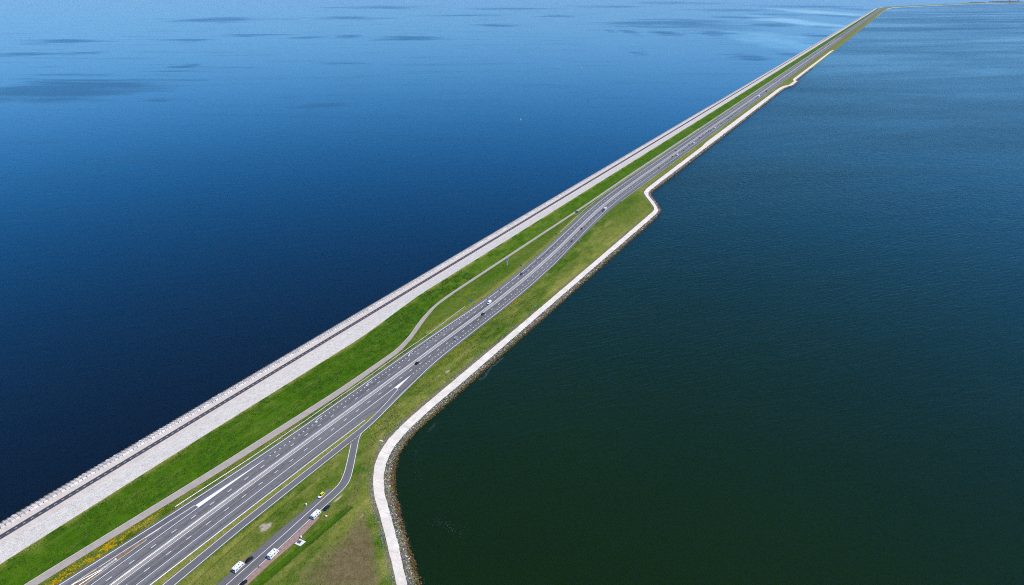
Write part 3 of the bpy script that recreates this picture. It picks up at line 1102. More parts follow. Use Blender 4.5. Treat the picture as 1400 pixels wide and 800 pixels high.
def poly(name, pl, mat, z=0.0):
    bm = bmesh.new()
    vsb = [bm.verts.new((float(a), float(b), z)) for a, b in pl]
    f_ = bm.faces.new(vsb)
    f_.normal_update()
    if f_.normal.z < 0:
        f_.normal_flip()
    bmesh.ops.triangulate(bm, faces=bm.faces[:])
    me = bpy.data.meshes.new(name)
    bm.to_mesh(me)
    bm.free()
    me.materials.append(mat)
    return obj(name, me)




def patch_field(X, Y, lst):
    """soft ellipses lying on the sea, placed where the photograph shows them"""
    acc = np.zeros_like(X)
    for (cx, cy, hw, hh, wgt) in lst:
        c0 = np.array(W(*px(cx, cy, 0)))
        a0, a1 = np.array(W(*px(cx - hw, cy, 0))), np.array(W(*px(cx + hw, cy, 0)))
        b0, b1 = np.array(W(*px(cx, cy - hh, 0))), np.array(W(*px(cx, cy + hh, 0)))
        rx, ry = np.hypot(*(a1 - a0)) / 2, np.hypot(*(b1 - b0)) / 2
        wob = 1.5 * (fbm(X / rx * 1.5 + cx, Y / ry * 3.2, int(cx), 4) - .5)
        r_ = np.hypot((X - c0[0]) / rx, (Y - c0[1]) / ry) + wob
        acc = np.maximum(acc, wgt * np.clip(1.3 - r_, 0, 1))
    return acc


ml = np.array(mid_line)
ml = ml[np.argsort(ml[:, 1])]
ry_ = np.geomspace(500, 17000, 330)
xr_ = np.interp(ry_, ml[:, 1], ml[:, 0])
xl_ = -1.2 * ry_ - 400
uu = np.linspace(0, 1, 330)
XS = xl_[:, None] * (1 - uu) + xr_[:, None] * uu
YS = np.repeat(ry_[:, None], len(uu), 1)
sea_me = grid_mesh('sea_water', XS, YS, np.zeros_like(XS), [M['sea']], smooth=False,
                   attrs={'patch': patch_field(XS, YS, SEA_PATCHES), 'slick': patch_field(XS, YS, SEA_SLICKS)})
bm = bmesh.new()
bm.from_mesh(sea_me)
P0, P1 = (xl_[0], ry_[0]), (xl_[-1], ry_[-1])
Q0, Q1 = (xr_[0], ry_[0]), (xr_[-1], ry_[-1])
farp = mid_line[-1]
for pl in ([(mid_line[0][0], mid_line[0][1]), Q0, P0, (-BIGW, -9000), (mid_line[0][0], -9000)],
           [P0, P1, (-BIGW, BIGW), (-BIGW, -9000)], [P1, Q1, farp, (farp[0], BIGW), (-BIGW, BIGW)]):
    f_ = bm.faces.new([bm.verts.new((float(a), float(b), 0)) for a, b in pl])
    f_.normal_update()
    if f_.normal.z < 0:
        f_.normal_flip()
bm.to_mesh(sea_me)
bm.free()
tag(obj('sea_water', sea_me), kind='structure')
tag(poly('lake_water', right, M['lake']), kind='structure')

# ================================================================== THINGS
class MB:
    """collects shapes into one mesh"""
    def __init__(self):
        self.v, self.f = [], []

    def add(self, vs, fs):
        k = len(self.v)
        self.v += [tuple(map(float, a)) for a in vs]
        self.f += [tuple(i + k for i in q) for q in fs]
        return self

    def box(self, c, s, top=(1, 1), rz=0.0):
        x, y, z = s[0] / 2, s[1] / 2, s[2] / 2
        vs = []
        for zz, k in ((-z, (1, 1)), (z, top)):
            for a, b in ((-x, -y), (x, -y), (x, y), (-x, y)):
                a, b = a * k[0], b * k[1]
                if rz:
                    a, b = a * math.cos(rz) - b * math.sin(rz), a * math.sin(rz) + b * math.cos(rz)
                vs.append((c[0] + a, c[1] + b, c[2] + zz))
        return self.add(vs, [(3, 2, 1, 0), (4, 5, 6, 7), (0, 1, 5, 4), (1, 2, 6, 5), (2, 3, 7, 6), (3, 0, 4, 7)])

    def cyl(self, a, b, r0, r1=None, n=10):
        r1 = r0 if r1 is None else r1
        a, b = Vector(a), Vector(b)
        ax = (b - a).normalized()
        u_ = ax.orthogonal().normalized()
        w_ = ax.cross(u_)
        vs = []
        for p_, r in ((a, r0), (b, r1)):
            for i in range(n):
                t_ = 2 * math.pi * i / n
                vs.append(p_ + (u_ * math.cos(t_) + w_ * math.sin(t_)) * r)
        fs = [(i, (i + 1) % n, n + (i + 1) % n, n + i) for i in range(n)]
        fs += [tuple(range(n - 1, -1, -1)), tuple(range(n, 2 * n))]
        return self.add(vs, fs)

    def loft(self, rings, cap=True):
        n = len(rings[0])
        vs = [p_ for r in rings for p_ in r]
        fs = []
        for j in range(len(rings) - 1):
            for i in range(n):
                fs.append((j * n + i, j * n + (i + 1) % n, (j + 1) * n + (i + 1) % n, (j + 1) * n + i))
        if cap:
            fs.append(tuple(range(n - 1, -1, -1)))
            fs.append(tuple(range((len(rings) - 1) * n, len(rings) * n)))
        return self.add(vs, fs)

    def mesh(self, name, mat, smooth=False):
        me = mesh_from(name, self.v, self.f, [mat], False)
        bm = bmesh.new()
        bm.from_mesh(me)
        bmesh.ops.recalc_face_normals(bm, faces=bm.faces[:])
        bm.to_mesh(me)
        bm.free()
        if smooth:
            for p_ in me.polygons:
                p_.use_smooth = True
            try:
                me.set_sharp_from_angle(angle=math.radians(38))
            except Exception:
                pass
        return me

    def build(self, name, mat, parent=None, smooth=False):
        return obj(name, self.mesh(name, mat, smooth), parent)


def empty(name, loc=(0, 0, 0), rz=0.0):
    o = bpy.data.objects.new(name, None)
    COL.objects.link(o)
    o.empty_display_size = 0.5
    o.location = loc
    o.rotation_euler = (0, 0, rz)
    return o


def copy_tree(o, parent=None):
    c = o.copy()
    COL.objects.link(c)
    c.parent = parent
    for ch in list(o.children):
        copy_tree(ch, c)
    return c


def car_paint(name, col, metal=0.25):
    g = NT(name)
    f = g.noise(g.coord('Object'), 2.0, 3)
    c = g.ramp(f, [(0.3, tuple(k * .9 for k in col)), (0.7, col)])
    g.set(base=c, rough=0.42, metal=metal * .5, spec=0.35)
    g.b.inputs['Coat Weight'].default_value = 0.08
    g.b.inputs['Coat Roughness'].default_value = 0.08
    return g.m


PAINT = {'black': car_paint('black_car_paint', (0.010, 0.011, 0.014)), 'navy': car_paint('navy_car_paint', (0.012, 0.022, 0.075)),
         'silver': car_paint('silver_car_paint', (0.42, 0.47, 0.52), .5), 'white': car_paint('white_car_paint', (0.80, 0.80, 0.79), 0),
         'red': car_paint('dark_red_car_paint', (0.16, 0.020, 0.016)), 'grey': car_paint('grey_car_paint', (0.075, 0.080, 0.090)),
         'yellow': car_paint('yellow_car_paint', (0.72, 0.70, 0.06), 0), 'blue': car_paint('blue_car_paint', (0.03, 0.09, 0.22))}
M['glass'] = plain('tinted_glass', (0.010, 0.013, 0.016), 0.12, spec=0.3, vary=0.1)
M['tyre'] = plain('tyre_rubber', (0.018, 0.018, 0.019), 0.8)
M['rim'] = plain('alloy_rim', (0.45, 0.46, 0.48), 0.35, metal=0.7)
M['lens_red'] = plain('red_lamp_lens', (0.30, 0.012, 0.010), 0.2)
M['lens'] = plain('clear_lamp_lens', (0.70, 0.72, 0.74), 0.15)
M['black_plastic'] = plain('black_plastic', (0.020, 0.020, 0.022), 0.6)
M['shell'] = plain('caravan_shell', (0.82, 0.82, 0.80), 0.38, vary=0.04)
M['trim'] = plain('grey_trim', (0.22, 0.24, 0.27), 0.5)
M['skin'] = plain('skin', (0.42, 0.26, 0.19), 0.6, vary=.05)
M['cloth_navy'] = plain('navy_cloth', (0.02, 0.03, 0.09), 0.9)
M['cloth_blue'] = plain('blue_cloth', (0.06, 0.10, 0.22), 0.9)
M['hair'] = plain('brown_hair', (0.05, 0.03, 0.018), 0.8)
M['cloth_black'] = plain('black_leather', (0.015, 0.015, 0.016), 0.6)
M['sign_blue'] = plain('sign_blue', (0.05, 0.19, 0.42), 0.45, vary=.05)
M['sign_white'] = plain('sign_white', (0.78, 0.79, 0.79), 0.45, vary=.04)
M['sign_dark'] = plain('sign_dark_print', (0.035, 0.05, 0.10), 0.5)
M['sign_back'] = plain('sign_back_grey', (0.26, 0.30, 0.32), 0.6)
M['red_cloth'] = plain('red_canvas', (0.45, 0.05, 0.04), 0.9)
M['table_top'] = plain('pale_table_top', (0.70, 0.68, 0.64), 0.6)
M['wood_dark'] = plain('dark_weathered_wood', (0.07, 0.065, 0.060), 0.85)
M['slab'] = plain('white_concrete_slab', (0.66, 0.67, 0.66), 0.85, vary=.12, scale=1.2)


def wheel(parent, x, y, r=0.32, w=0.20):
    s_ = 1 if x > 0 else -1
    o = MB().cyl((x - s_ * w / 2, y, r), (x + s_ * w / 2, y, r), r, n=14).build('wheel', M['tyre'], parent, True)
    MB().cyl((x + s_ * w * .40, y, r), (x + s_ * (w / 2 + .012), y, r), r * .62, n=12).build('rim', M['rim'], o)
    return o


def ring(y, w, zb, zt_, tuck=0.10, crown=0.06):
    """closed cross-section of a car body at station y"""
    return [(-w * .86, y, zb), (w * .86, y, zb), (w, y, zb + .14), (w * .99, y, zt_ - tuck), (w * .86, y, zt_ - .01),
            (0, y, zt_ + crown * .4), (-w * .86, y, zt_ - .01), (-w * .99, y, zt_ - tuck), (-w, y, zb + .14)]


def make_car(name, paint, estate=False, size=1.0):
    root = empty(name)
    b = MB()
    hood = .80 if not estate else .82
    rear = .95 if not estate else 1.0
    st_ = [(-2.20, .70, .42, .66), (-2.12, .82, .30, .88), (-1.80, .88, .22, rear), (-1.0, .90, .20, .96), (0.2, .90, .20, .94),
           (0.95, .89, .20, .92), (1.55, .87, .22, hood + .04), (2.0, .80, .28, hood - .08), (2.18, .66, .38, .62)]
    b.loft([ring(y, w, zb, z_) for (y, w, zb, z_) in st_])
    b.build('body', paint, root, True)
    g = MB()
    ry0, ry1 = (-1.98, -1.72) if estate else (-1.85, -1.15)

    def gr(y, w, z0, z1, wt):
        return [(-w, y, z0), (w, y, z0), (wt, y, z1), (-wt, y, z1)]
    g.loft([gr(ry0, .76, .90, .96, .72), gr(ry1, .80, .90, 1.40, .62), gr(-0.3, .82, .90, 1.47, .64), gr(0.35, .81, .90, 1.42, .61), gr(1.18, .74, .88, .93, .68)])
    g.build('windows', M['glass'], root, True)
    r = MB()
    r.loft([[(-.60, ry1 - .02, 1.395), (.60, ry1 - .02, 1.395), (.57, ry1 - .02, 1.435), (-.57, ry1 - .02, 1.435)],
            [(-.63, -0.3, 1.46), (.63, -0.3, 1.46), (.58, -0.3, 1.51), (-.58, -0.3, 1.51)],
            [(-.60, 0.36, 1.41), (.60, 0.36, 1.41), (.56, 0.36, 1.45), (-.56, 0.36, 1.45)]])
    r.build('roof', paint, root, True)
    for s_ in (-1, 1):
        MB().cyl((s_ * .80, .98, .92), (s_ * .63, .36, 1.43), .035, n=5).build('pillar', paint, root)
        MB().cyl((s_ * .80, -.35, .92), (s_ * .665, -.35, 1.46), .04, n=5).build('pillar', paint, root)
        MB().cyl((s_ * .79, ry0 + .08, .94), (s_ * .64, ry1, 1.41), .05, n=5).build('pillar', paint, root)
    for x in (-.80, .80):
        for y in (-1.35, 1.35):
            wheel(root, x, y)
    for s_ in (-1, 1):
        MB().box((s_ * .60, 2.08, .66), (.30, .14, .13), (.9, .6)).build('headlight', M['lens'], root)
        MB().box((s_ * .68, -2.14, .80), (.22, .09, .16)).build('tail_light', M['lens_red'], root)
        MB().box((s_ * .98, .72, .97), (.17, .12, .12)).build('mirror', paint, root)
    MB().box((0, -2.20, .46), (1.3, .06, .16)).build('bumper', M['black_plastic'], root)
    MB().box((0, 2.17, .44), (1.2, .06, .16)).build('bumper', M['black_plastic'], root)
    if size != 1.0:
        root.scale = (size,) * 3
    return root


def make_caravan(name):
    root = empty(name)
    b = MB()
    w = 1.15
    # side outline (y, z): sloping front and rear
    out = [(-2.95, .55), (-3.02, 1.2), (-2.90, 2.1), (-2.55, 2.52), (0, 2.62), (2.35, 2.52), (2.72, 2.05), (2.95, 1.2), (2.85, .55)]
    L = [(-w, y, z_) for y, z_ in out]
    Rr = [(w, y, z_) for y, z_ in out]
    Li = [(-w * .88, y * .985, z_ + (.05 if z_ > 2 else -.02)) for y, z_ in out]
    Ri = [(w * .88, y * .985, z_ + (.05 if z_ > 2 else -.02)) for y, z_ in out]
    n = len(out)
    vs = L + Li + Ri + Rr
    fs = [tuple(range(n))[::-1], tuple(range(3 * n, 4 * n))]
    for k in range(3):
        for i in range(n):
            j = (i + 1) % n
            fs.append((k * n + i, k * n + j, (k + 1) * n + j, (k + 1) * n + i))
    b.add(vs, fs)
    b.build('body', M['shell'], root)
    for s_ in (-1, 1):
        for (y, ln) in ((-1.9, 1.1), (0.1, .9), (1.75, 1.0)):
            MB().box((s_ * 1.157, y, 1.62), (.03, ln, .55)).build('side_window', M['glass'], root)
    MB().box((1.16, -0.75, 1.42), (.03, .68, 1.72)).build('door', M['slab'], root)
    MB().add([(-.92, -3.035, 1.38), (.92, -3.035, 1.38), (.88, -2.93, 2.05), (-.88, -2.93, 2.05), (-.92, -2.99, 1.38), (.92, -2.99, 1.38), (.88, -2.88, 2.05), (-.88, -2.88, 2.05)],
             [(0, 1, 2, 3), (0, 3, 7, 4), (1, 5, 6, 2), (3, 2, 6, 7), (0, 4, 5, 1)]).build('rear_window', M['glass'], root)
    MB().add([(-.92, 2.955, 1.30), (.92, 2.955, 1.30), (.88, 2.76, 2.02), (-.88, 2.76, 2.02), (-.92, 2.9, 1.3), (.92, 2.9, 1.3), (.88, 2.70, 2.02), (-.88, 2.70, 2.02)],
             [(3, 2, 1, 0), (4, 7, 3, 0), (2, 6, 5, 1), (7, 6, 2, 3), (1, 5, 4, 0)]).build('front_window', M['glass'], root)
    for (x, y, a) in ((-.35, -1.7, .45), (.35, 0.2, .62), (-.3, 1.55, .45), (.55, -1.0, .3)):
        h = MB().box((x, y, 2.70), (a, a, .10), (.85, .85)).build('roof_hatch', M['trim'], root)
        MB().box((x, y, 2.765), (a * .7, a * .7, .03)).build('hatch_lid', M['glass'], h)
    MB().box((-1.152, 0, .78), (.02, 5.4, .14)).build('side_stripe', M['trim'], root)
    MB().box((1.152, 0, .78), (.02, 5.4, .14)).build('side_stripe', M['trim'], root)
    MB().box((0, -3.06, .62), (2.1, .10, .22)).build('rear_bumper', M['trim'], root)
    for s_ in (-1, 1):
        MB().box((s_ * .85, -3.10, .80), (.22, .05, .34)).build('tail_light', M['lens_red'], root)
        wheel(root, s_ * 1.0, 0.0, .33, .20)
    MB().cyl((-.6, 2.8, .5), (0, 4.1, .48), .05).cyl((.6, 2.8, .5), (0, 4.1, .48), .05).box((0, 3.2, .62), (.9, .55, .35)).build('drawbar', M['trim'], root)
    MB().cyl((.12, 3.75, .05), (.12, 3.75, .62), .05).build('jockey_wheel', M['tyre'], root)
    return root


def make_motorhome(name):
    root = empty(name)
    w = 1.12
    out = [(-3.05, .50), (-3.12, 1.2), (-3.08, 2.45), (-2.85, 2.75), (1.3, 2.80), (2.05, 2.62), (2.45, 2.05), (1.55, 1.85), (1.45, .5)]
    n = len(out)
    b = MB()
    b.add([(-w, y, z_) for y, z_ in out] + [(w, y, z_) for y, z_ in out],
          [tuple(range(n))[::-1], tuple(range(n, 2 * n))] + [(i, (i + 1) % n, n + (i + 1) % n, n + i) for i in range(n)])
    b.build('body', M['shell'], root)
    c = MB()
    c.loft([ring(1.40, .98, .40, 1.25), ring(2.2, .98, .35, 1.20), ring(2.75, .92, .36, 1.05), ring(3.05, .80, .45, .85)])
    c.build('cab', PAINT['white'], root, True)
    MB().loft([[(-.92, 1.42, 1.2), (.92, 1.42, 1.2), (.86, 1.42, 1.95), (-.86, 1.42, 1.95)], [(-.9, 1.9, 1.2), (.9, 1.9, 1.2), (.8, 1.9, 1.95), (-.8, 1.9, 1.95)],
               [(-.86, 2.5, 1.15), (.86, 2.5, 1.15), (.82, 2.5, 1.2), (-.82, 2.5, 1.2)]]).build('windscreen', M['glass'], root)
    for s_ in (-1, 1):
        for (y, ln) in ((-2.1, 1.0), (-.2, 1.0)):
            MB().box((s_ * 1.127, y, 1.85), (.03, ln, .5)).build('side_window', M['glass'], root)
        for y in (-1.9, 2.2):
            wheel(root, s_ * .92, y, .34, .22)
        MB().box((s_ * .62, 2.98, .78), (.28, .12, .16)).build('headlight', M['lens'], root)
        MB().box((s_ * .9, -3.12, 1.0), (.18, .06, .5)).build('tail_light', M['lens_red'], root)
    MB().box((0, -3.12, 1.95), (1.4, .05, .55)).build('rear_window', M['glass'], root)
    for (x, y, a) in ((.35, -2.2, .45), (-.35, -.9, .5), (.3, .6, .62), (-.45, 1.0, .35)):
        h = MB().box((x, y, 2.84), (a, a, .12), (.85, .85)).build('roof_hatch', M['trim'], root)
        MB().box((x, y, 2.915), (a * .7, a * .7, .03)).build('hatch_lid', M['glass'], h)
    return root


def make_van(name, long=1.0, paint='white'):
    root = empty(name)
    b = MB()
    st_ = [(-2.9 * long, .95, .45, 2.30), (-2.8 * long, 1.0, .35, 2.45), (0.8, 1.0, .32, 2.48), (1.25, .99, .32, 2.30), (1.75, .97, .32, 1.35), (2.45, .92, .36, 1.10), (2.72, .80, .45, .80)]
    b.loft([ring(y, w, zb, z_, .22) for (y, w, zb, z_) in st_])
    b.build('body', PAINT[paint], root, True)
    MB().add([(-.86, 1.22, 2.28), (.86, 1.22, 2.28), (.88, 1.80, 1.40), (-.88, 1.80, 1.40), (-.86, 1.26, 2.34), (.86, 1.26, 2.34), (.90, 1.87, 1.40), (-.90, 1.87, 1.40)],
             [(0, 1, 2, 3), (7, 6, 5, 4), (0, 4, 5, 1), (3, 2, 6, 7), (0, 3, 7, 4), (1, 5, 6, 2)]).build('windscreen', M['glass'], root)
    for s_ in (-1, 1):
        MB().box((s_ * 1.0, .95, 1.68), (.03, .9, .5)).build('side_window', M['glass'], root)
        for y in (-1.75 * long, 1.85):
            wheel(root, s_ * .88, y, .34, .22)
        MB().box((s_ * .62, 2.62, .88), (.28, .14, .18)).build('headlight', M['lens'], root)
        MB().box((s_ * .88, -2.9 * long, 1.2), (.14, .07, .5)).build('tail_light', M['lens_red'], root)
    return root


def make_truck(name, box_mat, cab):
    root = empty(name)
    MB().box((0, -2.4, 2.45), (2.5, 10.5, 2.9)).build('trailer_box', box_mat, root)
    MB().box((0, -2.4, .95), (1.0, 10.2, .18)).build('chassis', M['black_plastic'], root)
    b = MB()
    b.loft([[(-1.22, y, .6), (1.22, y, .6), (1.2, y, z_), (-1.2, y, z_)] for y, z_ in ((3.3, 3.5), (4.6, 3.4), (5.25, 2.6), (5.45, 1.5))])
    b.build('cab', PAINT[cab], root)
    MB().box((0, 5.34, 2.35), (2.2, .28, .85), (.95, .4)).build('windscreen', M['glass'], root)
    for y in (-6.6, -5.3, -4.0, 2.6, 4.7):
        for s_ in (-1, 1):
            wheel(root, s_ * 1.05, y, .5, .3)
    for s_ in (-1, 1):
        MB().box((s_ * .9, 5.46, 1.0), (.35, .06, .2)).build('headlight', M['lens'], root)
        MB().box((s_ * 1.0, -7.68, 1.1), (.35, .06, .2)).build('tail_light', M['lens_red'], root)
    return root


# --- people
def person_mesh(name, joints, bones, top, legs, skin, zsplit, hair=True):
    """one continuous skinned body; joints: name -> (x,y,z,r)"""
    me = bpy.data.meshes.new(name)
    keys = list(joints)
    me.from_pydata([joints[k][:3] for k in keys], [(keys.index(a), keys.index(b)) for a, b in bones], [])
    o = bpy.data.objects.new(name, me)
    COL.objects.link(o)
    md = o.modifiers.new('skin', 'SKIN')
    md.use_smooth_shade = True
    lay = me.skin_vertices[0].data
    for i, k in enumerate(keys):
        r = joints[k][3]
        lay[i].radius = (r, r)
        lay[i].use_root = (k == 'pelvis')
    sd_ = o.modifiers.new('sub', 'SUBSURF')
    sd_.levels = sd_.render_levels = 2
    dg = bpy.context.evaluated_depsgraph_get()
    ev = o.evaluated_get(dg)
    res = bpy.data.meshes.new_from_object(ev)
    bpy.data.objects.remove(o)
    res.name = name
    res.materials.clear()
    for m in (legs, top, skin, M['hair']):
        res.materials.append(m)
    for p_ in res.polygons:
        c = p_.center
        p_.use_smooth = True
        p_.material_index = zsplit(c)
    return res


HUM = {'pelvis': (0, 0, .95, .15), 'waist': (0, .01, 1.12, .13), 'chest': (0, .0, 1.36, .165), 'neck': (0, 0, 1.52, .06), 'head': (0, .02, 1.66, .105),
       'crown': (0, .01, 1.75, .085), 'nose': (0, .115, 1.655, .022),
       'shL': (-.19, 0, 1.43, .075), 'elL': (-.26, -.02, 1.15, .05), 'wrL': (-.25, .06, .92, .035), 'haL': (-.25, .09, .84, .04), 'fiL': (-.25, .11, .76, .018),
       'shR': (.19, 0, 1.43, .075), 'elR': (.26, -.02, 1.15, .05), 'wrR': (.25, .06, .92, .035), 'haR': (.25, .09, .84, .04), 'fiR': (.25, .11, .76, .018),
       'hiL': (-.10, 0, .88, .11), 'knL': (-.11, .02, .50, .075), 'anL': (-.12, -.02, .10, .05), 'toL': (-.13, .15, .045, .042),
       'hiR': (.10, 0, .88, .11), 'knR': (.12, .06, .50, .075), 'anR': (.13, .03, .10, .05), 'toR': (.14, .20, .045, .042)}
HB = [('pelvis', 'waist'), ('waist', 'chest'), ('chest', 'neck'), ('neck', 'head'), ('head', 'crown'), ('head', 'nose'),
      ('chest', 'shL'), ('shL', 'elL'), ('elL', 'wrL'), ('wrL', 'haL'), ('haL', 'fiL'), ('chest', 'shR'), ('shR', 'elR'), ('elR', 'wrR'), ('wrR', 'haR'), ('haR', 'fiR'),
      ('pelvis', 'hiL'), ('hiL', 'knL'), ('knL', 'anL'), ('anL', 'toL'), ('pelvis', 'hiR'), ('hiR', 'knR'), ('knR', 'anR'), ('anR', 'toR')]


def stand_split(c):
    if c.z > 1.70 or (c.z > 1.60 and c.y < -.02):
        return 3
    if c.z > 1.50:
        return 2
    if abs(c.x) > .19 and c.z < 1.12:
        return 2
    return 0 if c.z < .98 else 1


def place(o, x, y, zz=ZR, rz=None, dfun=None, off=0.0):
    s_, d_ = px(x, y, zz)
    X_, Y_ = W(s_, d_)
    o.location = (X_, Y_, zz)
    o.rotation_euler = (0, 0, rz if rz is not None else heading(dfun or C_(0), s_) + off)
    return o


# ------------------------------------------------------------------ parked vehicles by the rest-area road
q0, q1 = np.array(W(*px(390, 735, 4))), np.array(W(*px(330, 790, 4)))
rest_rz = math.atan2(-(q0 - q1)[0], (q0 - q1)[1])
ZL = ZR - 0.01
protos = {}
car = make_car('parked_car', PAINT['navy'], True, 1.0)
protos['navy'] = car
place(car, 447.4, 695.0, ZL, rest_rz)
tag(car, 'navy estate car coupled to the caravan nearest the road junction', 'car')
cv = make_caravan('caravan')
place(cv, 432.3, 705.8, ZL, rest_rz)
tag(cv, 'white touring caravan behind a navy estate car near the junction', 'caravan')
mh = make_motorhome('motorhome')
place(mh, 374.2, 759.5, ZL, rest_rz)
tag(mh, 'white motorhome parked alone on the right edge of the rest-area road', 'motorhome')
cv2 = copy_tree(cv)
place(cv2, 326.2, 777.8, ZL, rest_rz)
tag(cv2, 'white caravan hitched to a black car in the left lay-by', 'caravan')
blk = make_car('parked_car', PAINT['black'], False, 1.0)
protos['black'] = blk
place(blk, 341.3, 766.2, ZL, rest_rz)
tag(blk, 'black car in the left lay-by pulling a white caravan', 'car')
c3 = copy_tree(blk)
place(c3, 333.0, 798.5, ZL, rest_rz)
tag(c3, 'black car parked on the brick footpath, cut by the bottom edge', 'car')
yel = make_car('parked_car', PAINT['yellow'], True, 1.08)
place(yel, 439.6, 678.2, ZL - .01, rest_rz + math.pi)
for ch in yel.children:
    if ch.name.startswith('body'):
        ch.data.materials.append(PAINT['white'])
        for p_ in ch.data.polygons:
            if p_.center.y > 0.9:
                p_.material_index = 1
tag(yel, 'bright yellow estate car with white bonnet at the end of the lay-by', 'car')

# ------------------------------------------------------------------ traffic on the motorway
for nm, pt, es in (('silver', 'silver', False), ('red', 'red', False), ('grey', 'grey', True), ('blue', 'blue', False), ('white', 'white', True)):
    protos[nm] = None


def car_of(colour, estate=False):
    if protos.get(colour) is None:
        protos[colour] = make_car('car', PAINT[colour], estate)
        return protos[colour]
    c = copy_tree(protos[colour])
    c.name = 'car'
    for k in ('group',):
        if k in c:
            del c[k]
    return c


protos['van'] = None
protos['truck'] = None
G = 'traffic far along the dike motorway'


NTH = ('first second third fourth fifth sixth seventh eighth ninth tenth eleventh twelfth thirteenth fourteenth fifteenth sixteenth '
       'seventeenth eighteenth nineteenth twentieth twenty-first twenty-second twenty-third twenty-fourth twenty-fifth').split()


def traffic(x, y, side, kind, label=None):
    s_, d_ = px(x, y, ZR + 0.5)
    # snap to the lane it is in
    if side == 'L':
        lanes = [lambda s: (lineC(s) if s < 280 else lineA(s)) * .5 + laneE(s) * .5, lambda s: laneE(s) * .5 + lineF(s) * .5]
        rot = math.pi
    else:
        lanes = [lambda s: lineG(s) * .5 + laneR(s) * .5, lambda s: laneR(s) * .5 + lineH(s) * .5]
        rot = 0.0
    ln = min(lanes, key=lambda f_: abs(float(f_(s_)) - d_))
    if kind == 'van':
        if protos['van'] is None:
            protos['van'] = make_van('van')
            o = protos['van']
        else:
            o = copy_tree(protos['van'])
        cat = 'van'
    elif kind in ('truck', 'darktruck'):
        o = make_truck('truck', M['sign_white'] if kind == 'truck' else M['trim'], 'white' if kind == 'truck' else 'grey')
        cat = 'truck'
    elif kind == 'trailer':
        o = copy_tree(cv)
        o.name = 'caravan'
        cat = 'caravan'
    else:
        o = car_of(kind)
        cat = 'car'
    X_, Y_ = W(s_, float(ln(s_)))
    o.location = (X_, Y_, ZR)
    o.rotation_euler = (0, 0, heading(ln, s_) + rot)
    if 'group' in o:
        del o['group']
    if label:
        tag(o, label, cat)
    else:
        w_ = {'van': 'white van', 'truck': 'white lorry', 'darktruck': 'dark lorry', 'trailer': 'white caravan', 'black': 'black car', 'grey': 'dark grey car',
              'silver': 'silver car', 'red': 'dark red car', 'blue': 'blue car', 'white': 'white car', 'navy': 'navy car'}[kind]
        side_w = 'right' if side == 'R' else 'left'
        mark_ = 'small' if y < 112 else 'large'
        ahead = sorted([q[1] for q in far_list if q[2] == side and (q[1] < 112) == (y < 112)], reverse=True)
        nth = NTH[ahead.index(y)]
        tag(o, '%s, %s vehicle on the %s carriageway counting on past the %s shore notch' % (w_, nth, side_w, mark_), cat,
            'distant vehicles on the %s carriageway' % side_w)
    return o


traffic(570.5, 496.5, 'R', 'black', 'black car beside the white gore triangle of the entry lane')
traffic(624.8, 462.5, 'R', 'silver', 'silver blue car in the right lane just past the entry lane')
traffic(661.5, 429.6, 'R', 'navy', 'navy car passing the oncoming white van near the blue sign')
traffic(666.5, 413.8, 'L', 'van', 'white van coming nearer beside the blue roadside sign')
traffic(713.0, 374.8, 'L', 'black', 'black car on the left carriageway below the white totem sign')
traffic(782.5, 330.0, 'R', 'grey', 'dark grey car nearest the white marker board on the right bend')
traffic(795.0, 312.4, 'R', 'black', 'black car by the median halfway round the bend')
traffic(828.0, 286.0, 'R', 'trailer', 'white caravan on the bend before the right guard rail begins')
traffic(824.6, 288.6, 'R', 'grey', 'dark vehicle following the white caravan round the bend')
far_list = [(902.2, 230, 'R', 'red'), (919.5, 214.3, 'R', 'black'), (926.8, 212, 'R', 'van'), (925.5, 206, 'L', 'black'), (935.2, 206, 'R', 'grey'),
            (943, 198.3, 'R', 'red'), (949.3, 196, 'R', 'van'), (957, 188.3, 'R', 'black'), (962.2, 184.8, 'R', 'black'), (966.8, 181.6, 'R', 'black'),
            (970.3, 179.2, 'R', 'black'), (974, 179.3, 'R', 'navy'), (978.3, 175.4, 'R', 'van'), (948.5, 188.6, 'L', 'silver'), (987.8, 169.2, 'R', 'black'),
            (995.5, 161.6, 'R', 'black'), (997.3, 162.4, 'R', 'grey'), (1000.5, 159, 'R', 'black'), (1006.3, 154.6, 'R', 'grey'), (1020, 145.7, 'R', 'silver'),
            (1022.7, 143.8, 'R', 'black'), (1036.5, 134.3, 'R', 'black'), (1037.8, 132.2, 'R', 'truck'), (1049, 124.6, 'R', 'darktruck'), (1057, 115.2, 'L', 'white'),
            (1061.8, 112.5, 'L', 'black'), (1065.2, 109.7, 'L', 'black'), (1073, 106, 'R', 'van'), (1077.5, 104.7, 'R', 'red'), (1080.5, 98.7, 'L', 'black'),
            (1090, 95.7, 'R', 'navy'), (1098.5, 85.7, 'L', 'white'), (1084, 101.2, 'R', 'white'), (1109, 83.2, 'R', 'black'),
            (1126.5, 71, 'R', 'van'), (1131, 66, 'R', 'silver'), (1142, 58, 'R', 'grey')]
for a in far_list:
    traffic(*a)
# the dense far queue on the left carriageway
qs = px(1099, 84.5, ZR)[0]
while qs < px(1163, 42, ZR)[0]:
    kd = R.choice(['black', 'black', 'grey', 'navy', 'black'])
    o = car_of(kd)
    fq = (lambda s: lineA(s) * .5 + laneE(s) * .5) if R.random() < .6 else (lambda s: laneE(s) * .5 + lineF(s) * .5)
    o.location = (*W(qs, float(fq(qs))), ZR)
    o.rotation_euler = (0, 0, heading(fq, qs) + math.pi)
    tag(o, 'dark car in the dense far queue on the left carriageway', 'car', 'dark cars in the far queue on the left carriageway')
    qs += R.uniform(18, 52)

